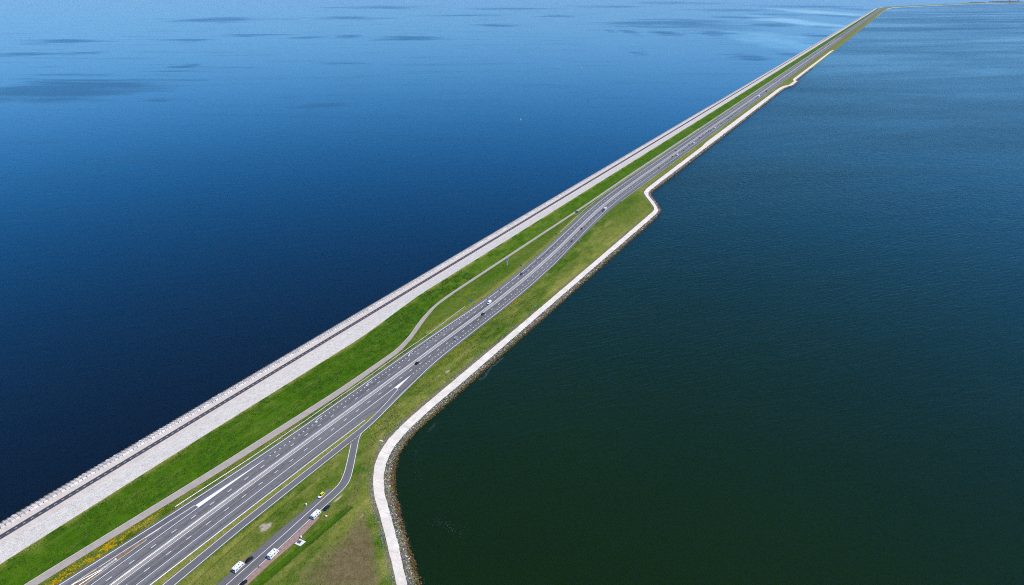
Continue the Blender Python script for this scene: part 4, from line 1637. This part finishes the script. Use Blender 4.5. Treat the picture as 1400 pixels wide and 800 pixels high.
# motorcycles with riders strung along the left carriageway
RID = {k: v for k, v in HUM.items()}
RID.update({'pelvis': (0, -.25, .86, .15), 'waist': (0, -.14, 1.02, .13), 'chest': (0, .02, 1.22, .16), 'neck': (0, .10, 1.36, .06), 'head': (0, .16, 1.48, .125), 'crown': (0, .16, 1.57, .10), 'nose': (0, .27, 1.46, .03),
            'shL': (-.20, .04, 1.28, .075), 'elL': (-.36, .22, 1.06, .05), 'wrL': (-.33, .46, 1.02, .038), 'haL': (-.32, .52, 1.02, .04), 'fiL': (-.31, .58, 1.0, .02),
            'shR': (.20, .04, 1.28, .075), 'elR': (.36, .22, 1.06, .05), 'wrR': (.33, .46, 1.02, .038), 'haR': (.32, .52, 1.02, .04), 'fiR': (.31, .58, 1.0, .02),
            'hiL': (-.13, -.18, .80, .11), 'knL': (-.26, .18, .66, .075), 'anL': (-.24, -.14, .32, .05), 'toL': (-.25, .02, .27, .042),
            'hiR': (.13, -.18, .80, .11), 'knR': (.26, .18, .66, .075), 'anR': (.24, -.14, .32, .05), 'toR': (.25, .02, .27, .042)})


def make_motorcycle():
    root = empty('motorcycle')
    for y in (-.72, .72):
        o = MB().cyl((-.07, y, .31), (.07, y, .31), .31, n=16).build('wheel', M['tyre'], root, True)
        MB().cyl((-.075, y, .31), (.075, y, .31), .2, n=12).build('rim', M['rim'], o)
    MB().loft([[(-.10, -.75, .62), (.10, -.75, .62), (.08, -.75, .74), (-.08, -.75, .74)], [(-.16, -.3, .45), (.16, -.3, .45), (.14, -.3, .76), (-.14, -.3, .76)],
               [(-.18, .2, .35), (.18, .2, .35), (.17, .2, .92), (-.17, .2, .92)], [(-.16, .6, .6), (.16, .6, .6), (.14, .6, 1.0), (-.14, .6, 1.0)]]).build('fairing', PAINT['black'], root, True)
    MB().cyl((-.34, .5, 1.0), (.34, .5, 1.0), .02).build('handlebar', M['black_plastic'], root)
    for a in (-.1, .1):
        MB().cyl((a, .72, .31), (a, .5, .95), .03).build('fork', M['steel'], root)
    MB().box((0, .68, .86), (.16, .08, .14)).build('headlight', M['lens'], root)
    return root


rider_me = person_mesh('person', RID, HB, M['cloth_black'], M['cloth_black'], M['cloth_black'], lambda c: 1)
bike0 = None
for k, (x, y, where) in enumerate([(668.8, 408.9, 'just behind the white van'), (684.5, 397.2, 'second of the four in line'), (700.4, 385.0, 'third of the four in line'), (735.6, 355.6, 'farthest, beyond the black car')]):
    if bike0 is None:
        b_ = bike0 = make_motorcycle()
    else:
        b_ = copy_tree(bike0)
    s_, d_ = px(x, y, ZR + .5)
    ln = lambda s: lineA(s) + 0.9
    X_, Y_ = W(s_, float(ln(s_)))
    rz = heading(ln, s_) + math.pi
    b_.location, b_.rotation_euler = (X_, Y_, ZR), (0, 0, rz)
    tag(b_, 'black motorcycle near the left edge line, ' + where, 'motorcycle', 'motorcycles on the left carriageway')
    p_ = obj('person', rider_me, None, (X_, Y_, ZR))
    p_.rotation_euler = (0, 0, rz)
    tag(p_, 'rider in black on the motorcycle ' + where, 'person', 'riders on motorcycles')

# a person in dark blue at the footpath edge
pm = person_mesh('person', HUM, HB, M['cloth_blue'], M['cloth_navy'], M['skin'], stand_split)
pp = obj('person', pm)
place(pp, 354.0, 776.6, ZL, rest_rz + 0.4)
tag(pp, 'person in dark blue standing at the brick footpath edge behind the motorhome', 'person')


# folding camping furniture beside the first caravan
def camp_chair(x, y, rz, label):
    r_ = empty('camping_chair')
    MB().box((0, 0, .43), (.52, .50, .05)).build('seat', M['red_cloth'], r_)
    MB().add([(-.26, -.24, .45), (.26, -.24, .45), (.26, -.42, .98), (-.26, -.42, .98), (-.26, -.28, .45), (.26, -.28, .45), (.26, -.46, .98), (-.26, -.46, .98)],
             [(0, 1, 2, 3), (7, 6, 5, 4), (0, 4, 5, 1), (2, 6, 7, 3), (0, 3, 7, 4), (1, 5, 6, 2)]).build('backrest', M['red_cloth'], r_)
    for a in (-.24, .24):
        for b in (-.22, .22):
            MB().cyl((a, b, 0), (a, -b * .2 + b * .8, .42), .018, n=6).build('leg', M['steel'], r_)
    place(r_, x, y, 4.0, rz)
    tag(r_, label, 'chair', 'red camping chairs by the caravan')


tb = empty('camping_table')
MB().box((0, 0, .70), (1.35, .85, .05)).build('table_top', M['table_top'], tb)
for a in (-.55, .55):
    for b in (-.32, .32):
        MB().cyl((a, b, 0), (a * .8, b, .68), .02, n=6).build('leg', M['steel'], tb)
place(tb, 446.2, 706.8, 4.0, rest_rz)
tag(tb, 'small pale folding table on the grass beside the caravan', 'table')
camp_chair(443.6, 706.2, rest_rz + 1.6, 'red camping chair on the left of the folding table')
camp_chair(447.6, 705.0, rest_rz - 2.6, 'red camping chair behind the folding table')

# picnic pad and white bins
pad = obj('picnic_slab', mesh_from('picnic_slab', [(*W(*px(x, y, 4.08)), zz) for zz in (3.95, 4.10) for x, y in ((402.6, 743.3), (410.0, 737.0), (418.2, 740.3), (410.6, 746.8))],
          [(3, 2, 1, 0), (4, 5, 6, 7), (0, 1, 5, 4), (1, 2, 6, 5), (2, 3, 7, 6), (3, 0, 4, 7)], [M['slab']]))
tag(pad, 'white square concrete slab on the grass under the dark picnic table', 'slab')
pt = empty('picnic_table')
MB().box((0, 0, .74), (1.9, .75, .06)).build('table_top', M['wood_dark'], pt)
for s_ in (-1, 1):
    MB().box((0, s_ * .72, .44), (1.9, .28, .05)).build('bench', M['wood_dark'], pt)
    MB().box((s_ * .7, 0, .36), (.08, 1.5, .08)).cyl((s_ * .7, -.62, 0), (s_ * .7, -.25, .72), .05, n=6).cyl((s_ * .7, .62, 0), (s_ * .7, .25, .72), .05, n=6).build('leg_frame', M['wood_dark'], pt)
place(pt, 409.6, 741.6, 4.10, rest_rz + .25)
tag(pt, 'dark wooden picnic table with two benches on the white slab', 'picnic table')


def bin_(x, y, label):
    r_ = empty('litter_bin')
    MB().cyl((0, 0, .15), (0, 0, 1.15), .42, .46, n=14).build('drum', M['sign_white'], r_, True)
    MB().cyl((0, 0, 1.15), (0, 0, 1.32), .50, .30, n=14).build('lid', M['steel'], r_, True)
    MB().cyl((0, 0, 0), (0, 0, .2), .10, n=8).build('foot', M['steel'], r_)
    place(r_, x, y, 4.0, 0.3)
    tag(r_, label, 'bin', 'white litter bins')


bin_(411.7, 735.2, 'white litter bin by the footpath next to the picnic slab')
bin_(418.6, 690.8, 'white litter bin on the left verge of the lay-by')

# ------------------------------------------------------------------ guard rails
POST = MB().box((0, 0, .38), (.09, .12, .78)).mesh('post', M['steel'])


def guard_rail(dfun, s0, s1, label, double=False, zb=4.0, singles=60, group=None, wide=0.16, step=2.7):
    root = empty('guard_rail', (*W(s0, float(dfun(s0))), zb))
    inv = Vector(root.location)
    ss = stations(s0, s1)
    for side in ((-1, 1) if double else (0,)):
        off = side * wide
        vs, fs = [], []
        # W-shaped beam with a flat top, 0.31 m deep
        prof_ = [(-.055, .44), (.055, .52), (-.02, .60), (.055, .68), (-.03, .76), (-.09, .76), (-.09, .44)]
        m_ = len(prof_)
        for s_ in ss:
            d_ = float(dfun(s_)) + off
            for (a, b) in prof_:
                x_, y_ = W(s_, d_ + a * (side if side else 1))
                vs.append((x_ - inv.x, y_ - inv.y, b))
        for j in range(len(ss) - 1):
            for i in range(m_):
                k = (i + 1) % m_
                fs.append((j * m_ + i, j * m_ + k, (j + 1) * m_ + k, (j + 1) * m_ + i))
        obj('beam', mesh_from('beam', vs, fs, [M['steel']]), root)
    i, vs, fs, s_ = 0, [], [], s0 + .3
    while s_ < min(s1, 1500):
        d_ = float(dfun(s_))
        x_, y_ = W(s_, d_)
        if i < singles:
            obj('post', POST, root, (x_ - inv.x, y_ - inv.y, 0)).rotation_euler = (0, 0, -TH)
        else:
            k = len(vs)
            for v in POST.vertices:
                vs.append((x_ - inv.x + v.co.x, y_ - inv.y + v.co.y, v.co.z))
            for p_ in POST.polygons:
                fs.append(tuple(k + a for a in p_.vertices))
        i += 1
        s_ += step
    if vs:
        tag(obj('post_run', mesh_from('post_run', vs, fs, [M['steel']]), root), kind='stuff')
    if double:
        # spacer brackets across the two beams give the ribbed look
        vs, fs, s_ = [], [], s0 + .3
        while s_ < min(s1, 700):
            x_, y_ = W(s_, float(dfun(s_)))
            bx = MB().box((x_ - inv.x, y_ - inv.y, .70), (wide * 2, .34, .07), rz=-TH)
            k = len(vs)
            vs += bx.v
            fs += [tuple(a + k for a in q) for q in bx.f]
            s_ += 1.35
        tag(obj('spacer_run', mesh_from('spacer_run', vs, fs, [M['steel']]), root), kind='stuff')
    tag(root, label, 'guard rail', group)
    return root


railL = curve(*pts([(239, 693), (306.5, 649.5), (337, 630), (382, 599.5), (420, 573.5), (468.5, 539.5), (497, 520), (553, 479.5), (580, 461.5), (635.5, 419)], 4.6), smooth=8)
a_, b_ = px(239, 693, 4.6)[0], px(635.5, 419, 4.6)[0]
guard_rail(railL, a_, b_, 'long steel guard rail between the service road and the merging lane', wide=.2, singles=90)
railR = lambda s: np.interp(s, [-230, -66, 43, 89], [93.9, 94.5, 96.1, 97.2]) + 0.25
guard_rail(railR, -220, 89, 'steel guard rail between the right shoulder and the slip road', double=True, wide=.22, singles=110)
guard_rail(lambda s: lineF(s) + 1.05, -225, 4000, 'double-sided steel guard rail in the motorway median', double=True, zb=ZR, wide=.30, singles=110)
railL2 = lambda s: np.interp(s, [491, 513, 584, 647, 732, 823, 10000], [54.5, 52.0, 45.6, 42.5, 41.9, 41.6, 42.4])
guard_rail(railL2, 491, 4000, 'steel guard rail starting after the bend beside the distant service road', singles=0)
railR2 = lambda s: np.interp(s, [626, 700, 10000], [74.0, 73.4, 73.8])
guard_rail(railR2, 640, 4000, 'steel guard rail starting above the large shore notch', singles=0)
# the two rails that close on the crash cushion at the bottom left
e0, e1 = px(138, 779, 4.6), px(100, 799, 4.6)
r1 = lambda s: np.interp(s, [-200, e1[0], e0[0]], [e1[1] - 6.0, e1[1], e0[1]])
guard_rail(r1, -200, e0[0], 'steel guard rail on the exit-lane side of the dirt nose', singles=40)
e2 = px(109, 799.5, 4.6)
r2 = lambda s: np.interp(s, [-200, e2[0], e0[0]], [e2[1] - 2.0, e2[1], e0[1] + .55])
guard_rail(r2, -200, e0[0], 'steel guard rail on the main-lane side of the dirt nose', singles=40)
cc0, cc1 = px(138, 779, 4.5), px(158, 765.2, 4.5)
X0, Y0 = W(*cc0)
X1, Y1 = W(*cc1)
ln_ = math.hypot(X1 - X0, Y1 - Y0)
cc = empty('crash_cushion', (X0, Y0, ZR), math.atan2(-(X1 - X0), Y1 - Y0))
for k in range(6):
    y = (k + .5) * ln_ / 6
    MB().box((0, y, .48), (.95 - .04 * k, ln_ / 6 - .12, .62), (.92, 1)).build('bay', M['steel'], cc)
for s_ in (-1, 1):
    MB().box((s_ * .47, ln_ / 2, .55), (.05, ln_, .30)).build('side_panel', M['steel'], cc)
MB().cyl((0, ln_ + .1, .12), (0, ln_ + .1, .85), .42, n=14).build('nose_cap', M['sign_white'], cc, True)
tag(cc, 'pale steel crash cushion at the tip of the dirt nose', 'crash cushion')


# ------------------------------------------------------------------ signs
def sign(x, y, label, w, h, z0, face, back, posts=(0,), facing=0.0, thick=.08, cat='sign', mark=None, name='road_sign', zz=4.0, pr=.06, n_mark=1):
    """panel of w x h metres whose lower edge is z0 above the ground; facing = rotation from looking back along the dike"""
    r_ = empty(name)
    for a in posts:
        MB().cyl((a, 0, 0), (a, 0, z0 + h * .9), pr, n=8).build('post', M['steel'] if pr < .2 else M['sign_white'], r_, True)
    pn = MB().box((0, -pr - thick / 2, z0 + h / 2), (w, thick, h)).build('panel', back, r_)
    f_ = MB().box((0, -pr - thick - .012, z0 + h / 2), (w * .96, .02, h * .95)).build('face', face, pn)
    if mark:
        for k in range(n_mark):
            MB().box((0 if n_mark == 1 else (k - (n_mark - 1) / 2) * .1, -pr - thick - .035, z0 + h * (.5 if n_mark == 1 else .25 + .5 * k / (n_mark - 1))), (w * .55, .02, h * (.42 if n_mark == 1 else .12))).build('print', mark, pn)
    place(r_, x, y, zz, -TH + facing)
    tag(r_, label, cat)
    return r_


sign(693.7, 363.0, 'tall white totem sign on a thick white column beside the service road', 2.3, 3.0, 5.4, M['sign_white'], M['sign_white'], posts=(-.45,), mark=M['sign_dark'], name='totem_sign', pr=.32, thick=.3)
sign(644.0, 415.0, 'blue information sign in the grass before the white van', 2.6, 2.2, 1.7, M['sign_blue'], M['sign_back'], posts=(-.8, .8), facing=0.15, mark=M['sign_white'], n_mark=3)
sign(712.0, 366.0, 'grey-backed road sign in the grass below the white totem', 2.4, 2.0, 1.5, M['sign_back'], M['sign_back'], posts=(-.7, .7))
sign(788.3, 292.4, 'large blue-grey sign on the edge of the service road by the bend', 4.2, 3.0, 1.0, M['sign_back'], M['sign_back'], posts=(-1.3, 1.3))
sign(760.0, 322.5, 'small grey sign on the grass before the left guard rail of the bend', 2.0, 1.8, 1.6, M['sign_back'], M['sign_back'], posts=(0,))
sign(135.2, 778.0, 'small blue keep-left sign standing before the crash cushion', .9, 1.0, 1.1, M['sign_blue'], M['sign_back'], posts=(0,))
sign(191.5, 725.0, 'small teal sign post among the yellow flowers', .7, .9, 1.3, M['sign_blue'], M['sign_back'], posts=(0,))
sign(268.6, 673.0, 'slim steel marker sign behind the left guard rail', .7, .7, 2.4, M['sign_back'], M['sign_back'], posts=(0,))
sign(792.0, 330.6, 'white marker board on the right verge inside the bend', 1.4, 1.1, .7, M['sign_white'], M['sign_white'], posts=(-.4, .4))
sign(730.8, 420.4, 'small white board in the grass by the shore path', 1.3, 1.0, .5, M['sign_white'], M['sign_white'], posts=(-.4, .4), zz=3.4)
sign(473.3, 626.0, 'small white sign beside the left edge of the bending rest-area road', .6, .7, .8, M['sign_white'], M['sign_back'])


def post(x, y, label):
    r_ = empty('reflector_post')
    MB().box((0, 0, .5), (.22, .20, 1.0), (.8, .8)).build('body', M['sign_white'], r_)
    MB().box((0, -.10, .78), (.17, .03, .16)).build('reflector', M['lens_red'], r_)
    place(r_, x, y, 4.0, -TH)
    tag(r_, label, 'marker post', 'white reflector posts on the verges')


for (x, y, w_) in [(306.2, 729, 'left verge of the slip road, upper one'), (260.3, 767, 'left verge of the slip road, lower one'), (452.6, 615, 'left verge of the slip road near the junction'),
                   (467.4, 649.5, 'left of the rest-area road bend'), (505.3, 586, 'right of the merging slip road')]:
    post(x, y, 'white reflector post on the ' + w_)

# stray slabs in the grass
for (x, y, lab) in [(521, 602, 'pale concrete block lying in the grass beside the curving shore path'), (748.5, 342, 'pale concrete block in the grass of the right verge')]:
    if x < 700:
        o = MB().box((0, 0, .22), (2.2, .9, .45), (.93, .9)).build('concrete_block', M['slab'])
        s_, d_ = px(x, y, 3.8)
        o.location = (*W(s_, d_), float(zt(np.array([s_]), np.array([d_]))[0]) - .05)
        o.rotation_euler = (0, 0, -.5)
        tag(o, lab, 'concrete block')

# ------------------------------------------------------------------ buoys on the sea
def buoy(x, y, mat, label):
    r_ = empty('channel_buoy')
    MB().cyl((0, 0, -.4), (0, 0, .5), 1.3, 1.2, n=14).build('float', mat, r_, True)
    MB().cyl((0, 0, .5), (0, 0, 3.4), .75, .25, n=10).build('tower', mat, r_, True)
    MB().cyl((0, 0, 3.4), (0, 0, 4.2), .45, .45, n=10).build('top_mark', mat, r_, True)
    s_, d_ = px(x, y, 0.5)
    r_.location = (*W(s_, d_), 0)
    tag(r_, label, 'buoy')


M['buoy_red'] = plain('buoy_red', (0.30, 0.06, 0.14), .5)
buoy(763, 91, M['sign_white'], 'pale buoy on the open sea, left of a pair')
buoy(795, 93, M['sign_white'], 'pale buoy on the open sea, right of a pair')
buoy(712, 164, M['sign_white'], 'single pale buoy on the sea closest to the dike')
buoy(804, 136.5, M['buoy_red'], 'dull red buoy on the sea below the pale pair')


# ------------------------------------------------------------------ flowers, tufts, foam
def tufts(name, recs, mat, label=None, cat=None):
    """recs (x,y,z,size,tone): small crossed blades, all in one mesh"""
    V, Fq, Cc = [], [], []
    for (x_, y_, z_, sz, tn_) in recs:
        for q in range(3):
            a = R.uniform(0, 6.283)
            c, n_ = math.cos(a), math.sin(a)
            k = len(V)
            h, lean = sz * R.uniform(.6, 1.1), R.uniform(-.3, .3) * sz
            V += [(x_ - c * sz * .5, y_ - n_ * sz * .5, z_ - .03), (x_ + c * sz * .5, y_ + n_ * sz * .5, z_ - .03),
                  (x_ + c * sz * .35 - n_ * lean, y_ + n_ * sz * .35 + c * lean, z_ + h), (x_ - c * sz * .35 - n_ * lean, y_ - n_ * sz * .35 + c * lean, z_ + h * .8)]
            Fq.append((k, k + 1, k + 2, k + 3))
            Cc += [(*tn_, 1)] * 4
    me = mesh_from(name, V, Fq, [mat])
    colour_attr(me, Cc)
    o = obj(name, me)
    tag(o, label, cat, kind='stuff')
    return o


M['leaf'] = attr_colour('leaf_blades', .9, .1, 2.0)
fl = []


def flowers(cx, cy, rs, rd, n_, sz=(.22, .50)):
    a, b = px(cx, cy, 4.0)
    s_ = a + RNG.randn(n_) * rs
    d_ = b + RNG.randn(n_) * rd
    bad = (s_ < 150) & (d_ < 80) & ((d_ < svcR(s_) + .4) | (d_ > road_left(s_) - .4))
    bad |= (d_ > 85) & (d_ < road_right(s_) + .5) & (s_ > 101)
    bad |= fbm(s_ * .5, d_ * .8, 77, 3) < .46
    s_, d_ = s_[~bad], d_[~bad]
    z_ = zt(s_, d_)
    X_, Y_ = W(s_, d_)
    for x_, y_, zz in zip(X_, Y_, z_):
        b_ = R.uniform(.75, 1.15)
        fl.append((x_, y_, zz, R.uniform(*sz), (0.70 * b_, 0.50 * b_, 0.006)))


for a in [(146, 750, 5.5, 1.8, 2600), (130, 762, 5, 1.0, 500), (112, 771, 5, .9, 260), (85, 788, 6, 1.2, 520), (75, 797, 6, 1.2, 420), (66, 803, 6, 1.2, 400), (200, 713, 5, .8, 330), (186, 723, 5, .8, 130),
          (172, 726, 5, 1, 100), (214, 703, 5, .6, 60), (510.5, 586, 1.2, .8, 60), (702, 414, 9, 1.1, 420), (708, 410, 4, .9, 220), (690, 423, 8, .8, 120), (612, 491, 5, .7, 110), (605, 496, 3, .7, 80), (620, 483, 10, 1.0, 260),
          (628, 478, 8, 1.0, 200), (640, 468, 9, .8, 130), (591, 509, 5, .7, 60), (575, 519, 8, 1.0, 60), (562, 530, 8, 1.2, 60), (640, 399, 3, 1.2, 90), (667, 402.5, 2, .6, 50), (733, 391, 5, .8, 60), (560, 455, 3, .8, 0), (650, 462, 12, .8, 120)]:
    flowers(*a)
tufts('yellow_flowers', fl, M['leaf'], 'yellow ragwort flowers in patches along the motorway verges', 'flowers')

gr_ = []
for (zone, n_) in (('slope', 14000), ('middle', 4000), ('verge', 8000)):
    s_ = RNG.uniform(-110, 330, n_)
    u_ = RNG.rand(n_)
    if zone == 'slope':
        lo, hi = crest(s_) + .6, svcL(s_) - .7
    elif zone == 'middle':
        lo, hi = svcR(s_) + .4, road_left(s_) - .5
    else:
        lo, hi = np.where(s_ < 100, 106.2, road_right(s_) + .5), np.minimum(W1(s_) - 1.5, 195)
    d_ = lo + u_ * (hi - lo)
    ok = (hi > lo) & (fbm(s_ * .12, d_ * .3, 31, 3) > .47)
    X_, Y_ = W(s_, d_)
    if zone == 'verge':
        # keep clear of the rest-area road, lay-by and footpath
        P_ = np.stack([X_, Y_], 1)
        near = np.full(n_, 1e9)
        for q in list(KA[::2]) + list(KB[::2]):
            near = np.minimum(near, np.hypot(P_[:, 0] - q[0], P_[:, 1] - q[1]))
        ok &= ~((s_ < 110) & (near < 7.5))
        ok &= ~in_poly(s_, d_, [(380, 806), (432, 766), (478, 728), (498, 692), (507, 716), (513, 750), (522, 806)]) | (RNG.rand(n_) < .25)
    Z_ = zt(s_, d_)
    for x_, y_, zz in zip(X_[ok], Y_[ok], Z_[ok]):
        b_ = R.uniform(.8, 1.9)
        tn_ = {'slope': (0.05, 0.115, 0.010), 'middle': (0.12, 0.15, 0.022)}.get(zone) or ((0.105, 0.13, 0.028) if R.random() < .6 else (0.06, 0.12, 0.014))
        gr_.append((x_, y_, zz, R.uniform(.22, .55), tuple(c * b_ for c in tn_)))
tufts('grass_tufts', gr_, M['leaf'], 'uneven tufts of longer grass on the dike slope and verges', 'grass')

# foam and weed flecks drifting off the rubble
M['foam'] = plain('foam', (0.08, 0.12, 0.12), .8, vary=.3)
fv, ff = [], []


def fleck(x_, y_, a, l_, w_):
    k = len(fv)
    c, n_ = math.cos(a), math.sin(a)
    for (p_, q_) in ((-l_, 0), (0, -w_), (l_, 0), (0, w_)):
        fv.append((x_ + p_ * c - q_ * n_, y_ + p_ * n_ + q_ * c, .012))
    ff.append((k, k + 1, k + 2, k + 3))


def foam_path(pl, n_, spread, size=(.10, .34)):
    a = np.array([W(*px(x, y, 0)) for x, y in pl])
    t_ = np.concatenate([[0], np.cumsum(np.hypot(*np.diff(a, axis=0).T))])
    for _ in range(n_):
        u_ = R.uniform(0, t_[-1])
        x_, y_ = np.interp(u_, t_, a[:, 0]), np.interp(u_, t_, a[:, 1])
        fleck(x_ + R.gauss(0, spread), y_ + R.gauss(0, spread), R.uniform(-.5, .5), R.uniform(*size), R.uniform(.05, .16))


foam_path([(655, 519), (662, 516), (666, 509), (672, 502), (680, 496), (688, 489)], 480, .6)
foam_path([(585, 590), (592, 583), (598, 577)], 70, .9, (.08, .22))
foam_path([(575, 660), (570, 640), (570, 620), (577, 600), (590, 585)], 70, 1.6, (.08, .22))
foam_path([(588, 716), (600, 714), (612, 716), (624, 724), (629, 733)], 80, 1.8, (.08, .22))
foam_path([(862, 343), (875, 345), (890, 349)], 50, 1.5)
foam_path([(915, 255), (912, 262)], 40, 1.2)
# broken wash along the stones
for s_ in np.arange(-20, 700, 0.35):
    if R.random() < .55 * max(0, vnoise(np.array([s_ * .09]), np.array([2.2]), 3)[0] - .25):
        sl = math.sqrt(1 + (float(WR(s_ + 1) - WR(s_ - 1)) / 2) ** 2)
        x_, y_ = W(s_, float(WR(s_)) + sl * (1.0 + abs(R.gauss(0, .7))))
        fleck(x_, y_, R.uniform(-.6, 1.2), R.uniform(.12, .4), R.uniform(.05, .14))
tag(obj('foam_flecks', mesh_from('foam_flecks', fv, ff, [M['foam']])), 'pale flecks of foam drifting off the rubble shore', 'foam', kind='stuff')

# ------------------------------------------------------------------ far harbour at the top right
far = empty('far_harbour', (*W(*px(1352, 3.2, 0)), 0))
M['far_land'] = plain('far_woodland', (0.030, 0.050, 0.030), .95, vary=.4, scale=.02)
M['far_wall'] = plain('far_walls', (0.55, 0.50, 0.46), .9)


def far_land(x0, x1, y, h, name, label, mat, n_=24):
    p0, p1 = np.array(W(*px(x0, y, 0))), np.array(W(*px(x1, y, 0)))
    e = (p1 - p0) / n_
    dp = np.array([-e[1], e[0]]) / np.hypot(*e) * 160
    vs, fs = [], []
    for i in range(n_ + 1):
        p_ = p0 + e * i
        hh = h * (.45 + .9 * vnoise(np.array([i * .61]), np.array([y * 3.1]), 5)[0]) * math.sin(math.pi * min(1, max(0.04, i / n_)) ** .9) ** .35
        vs += [(*p_, -1), (*(p_ + dp * .1), hh), (*(p_ + dp * .8), hh * .9), (*(p_ + dp), -1)]
    for i in range(n_):
        for j in range(3):
            fs.append((i * 4 + j, (i + 1) * 4 + j, (i + 1) * 4 + j + 1, i * 4 + j + 1))
    o = obj(name, mesh_from(name, vs, fs, [mat]))
    tag(o, kind='structure')
    return o


COL.objects.unlink(far)
bpy.data.objects.remove(far)
far_land(1358, 1402, 3.1, 16, 'far_wooded_shore', '', M['far_land'])
far_land(1330, 1350, 3.9, 8, 'far_quay', '', M['far_land'])
far_land(1386, 1393, 5.9, 7, 'far_islet', '', M['far_land'], 10)
for (x, y, w_, h, lab) in [(1380.5, 2.9, 30, 26, 'pale far harbour building, left of two at the top right edge'), (1392, 2.9, 26, 30, 'pale far harbour building, right of two at the top right edge')]:
    r_ = empty('harbour_building')
    MB().box((0, 0, h / 2), (w_, 24, h)).build('wall', M['far_wall'], r_)
    MB().add([(-w_ / 2 - 1, -13, h), (w_ / 2 + 1, -13, h), (w_ / 2 + 1, 13, h), (-w_ / 2 - 1, 13, h), (-w_ / 2 - 1, 0, h + 8), (w_ / 2 + 1, 0, h + 8)],
             [(0, 1, 5, 4), (2, 3, 4, 5), (0, 4, 3), (1, 2, 5), (3, 2, 1, 0)]).build('roof', M['sign_back'], r_)
    r_.location = (*W(*px(x, y, 0)), 0)
    tag(r_, lab, 'building')

# ------------------------------------------------------------------ haze over the water
def haze_box():
    bm = bmesh.new()
    bmesh.ops.create_cube(bm, size=1.0)
    for v in bm.verts:
        v.co.x *= 150000
        v.co.y *= 150000
        v.co.z = -4.0 if v.co.z < 0 else CAM_H + 25
    me = bpy.data.meshes.new('haze')
    bm.to_mesh(me)
    bm.free()
    m = bpy.data.materials.new('haze_air')
    m.use_nodes = True
    t = m.node_tree
    t.nodes.remove(t.nodes['Principled BSDF'])
    pv = t.nodes.new('ShaderNodeVolumePrincipled')
    pv.inputs['Color'].default_value = (0.80, 0.88, 1.0, 1)
    pv.inputs['Density'].default_value = 1.7e-5
    pv.inputs['Anisotropy'].default_value = 0.2
    t.links.new(pv.outputs[0], t.nodes['Material Output'].inputs['Volume'])
    me.materials.append(m)
    tag(obj('haze', me), 'thin blue summer haze over the water', 'haze', kind='stuff')


haze_box()
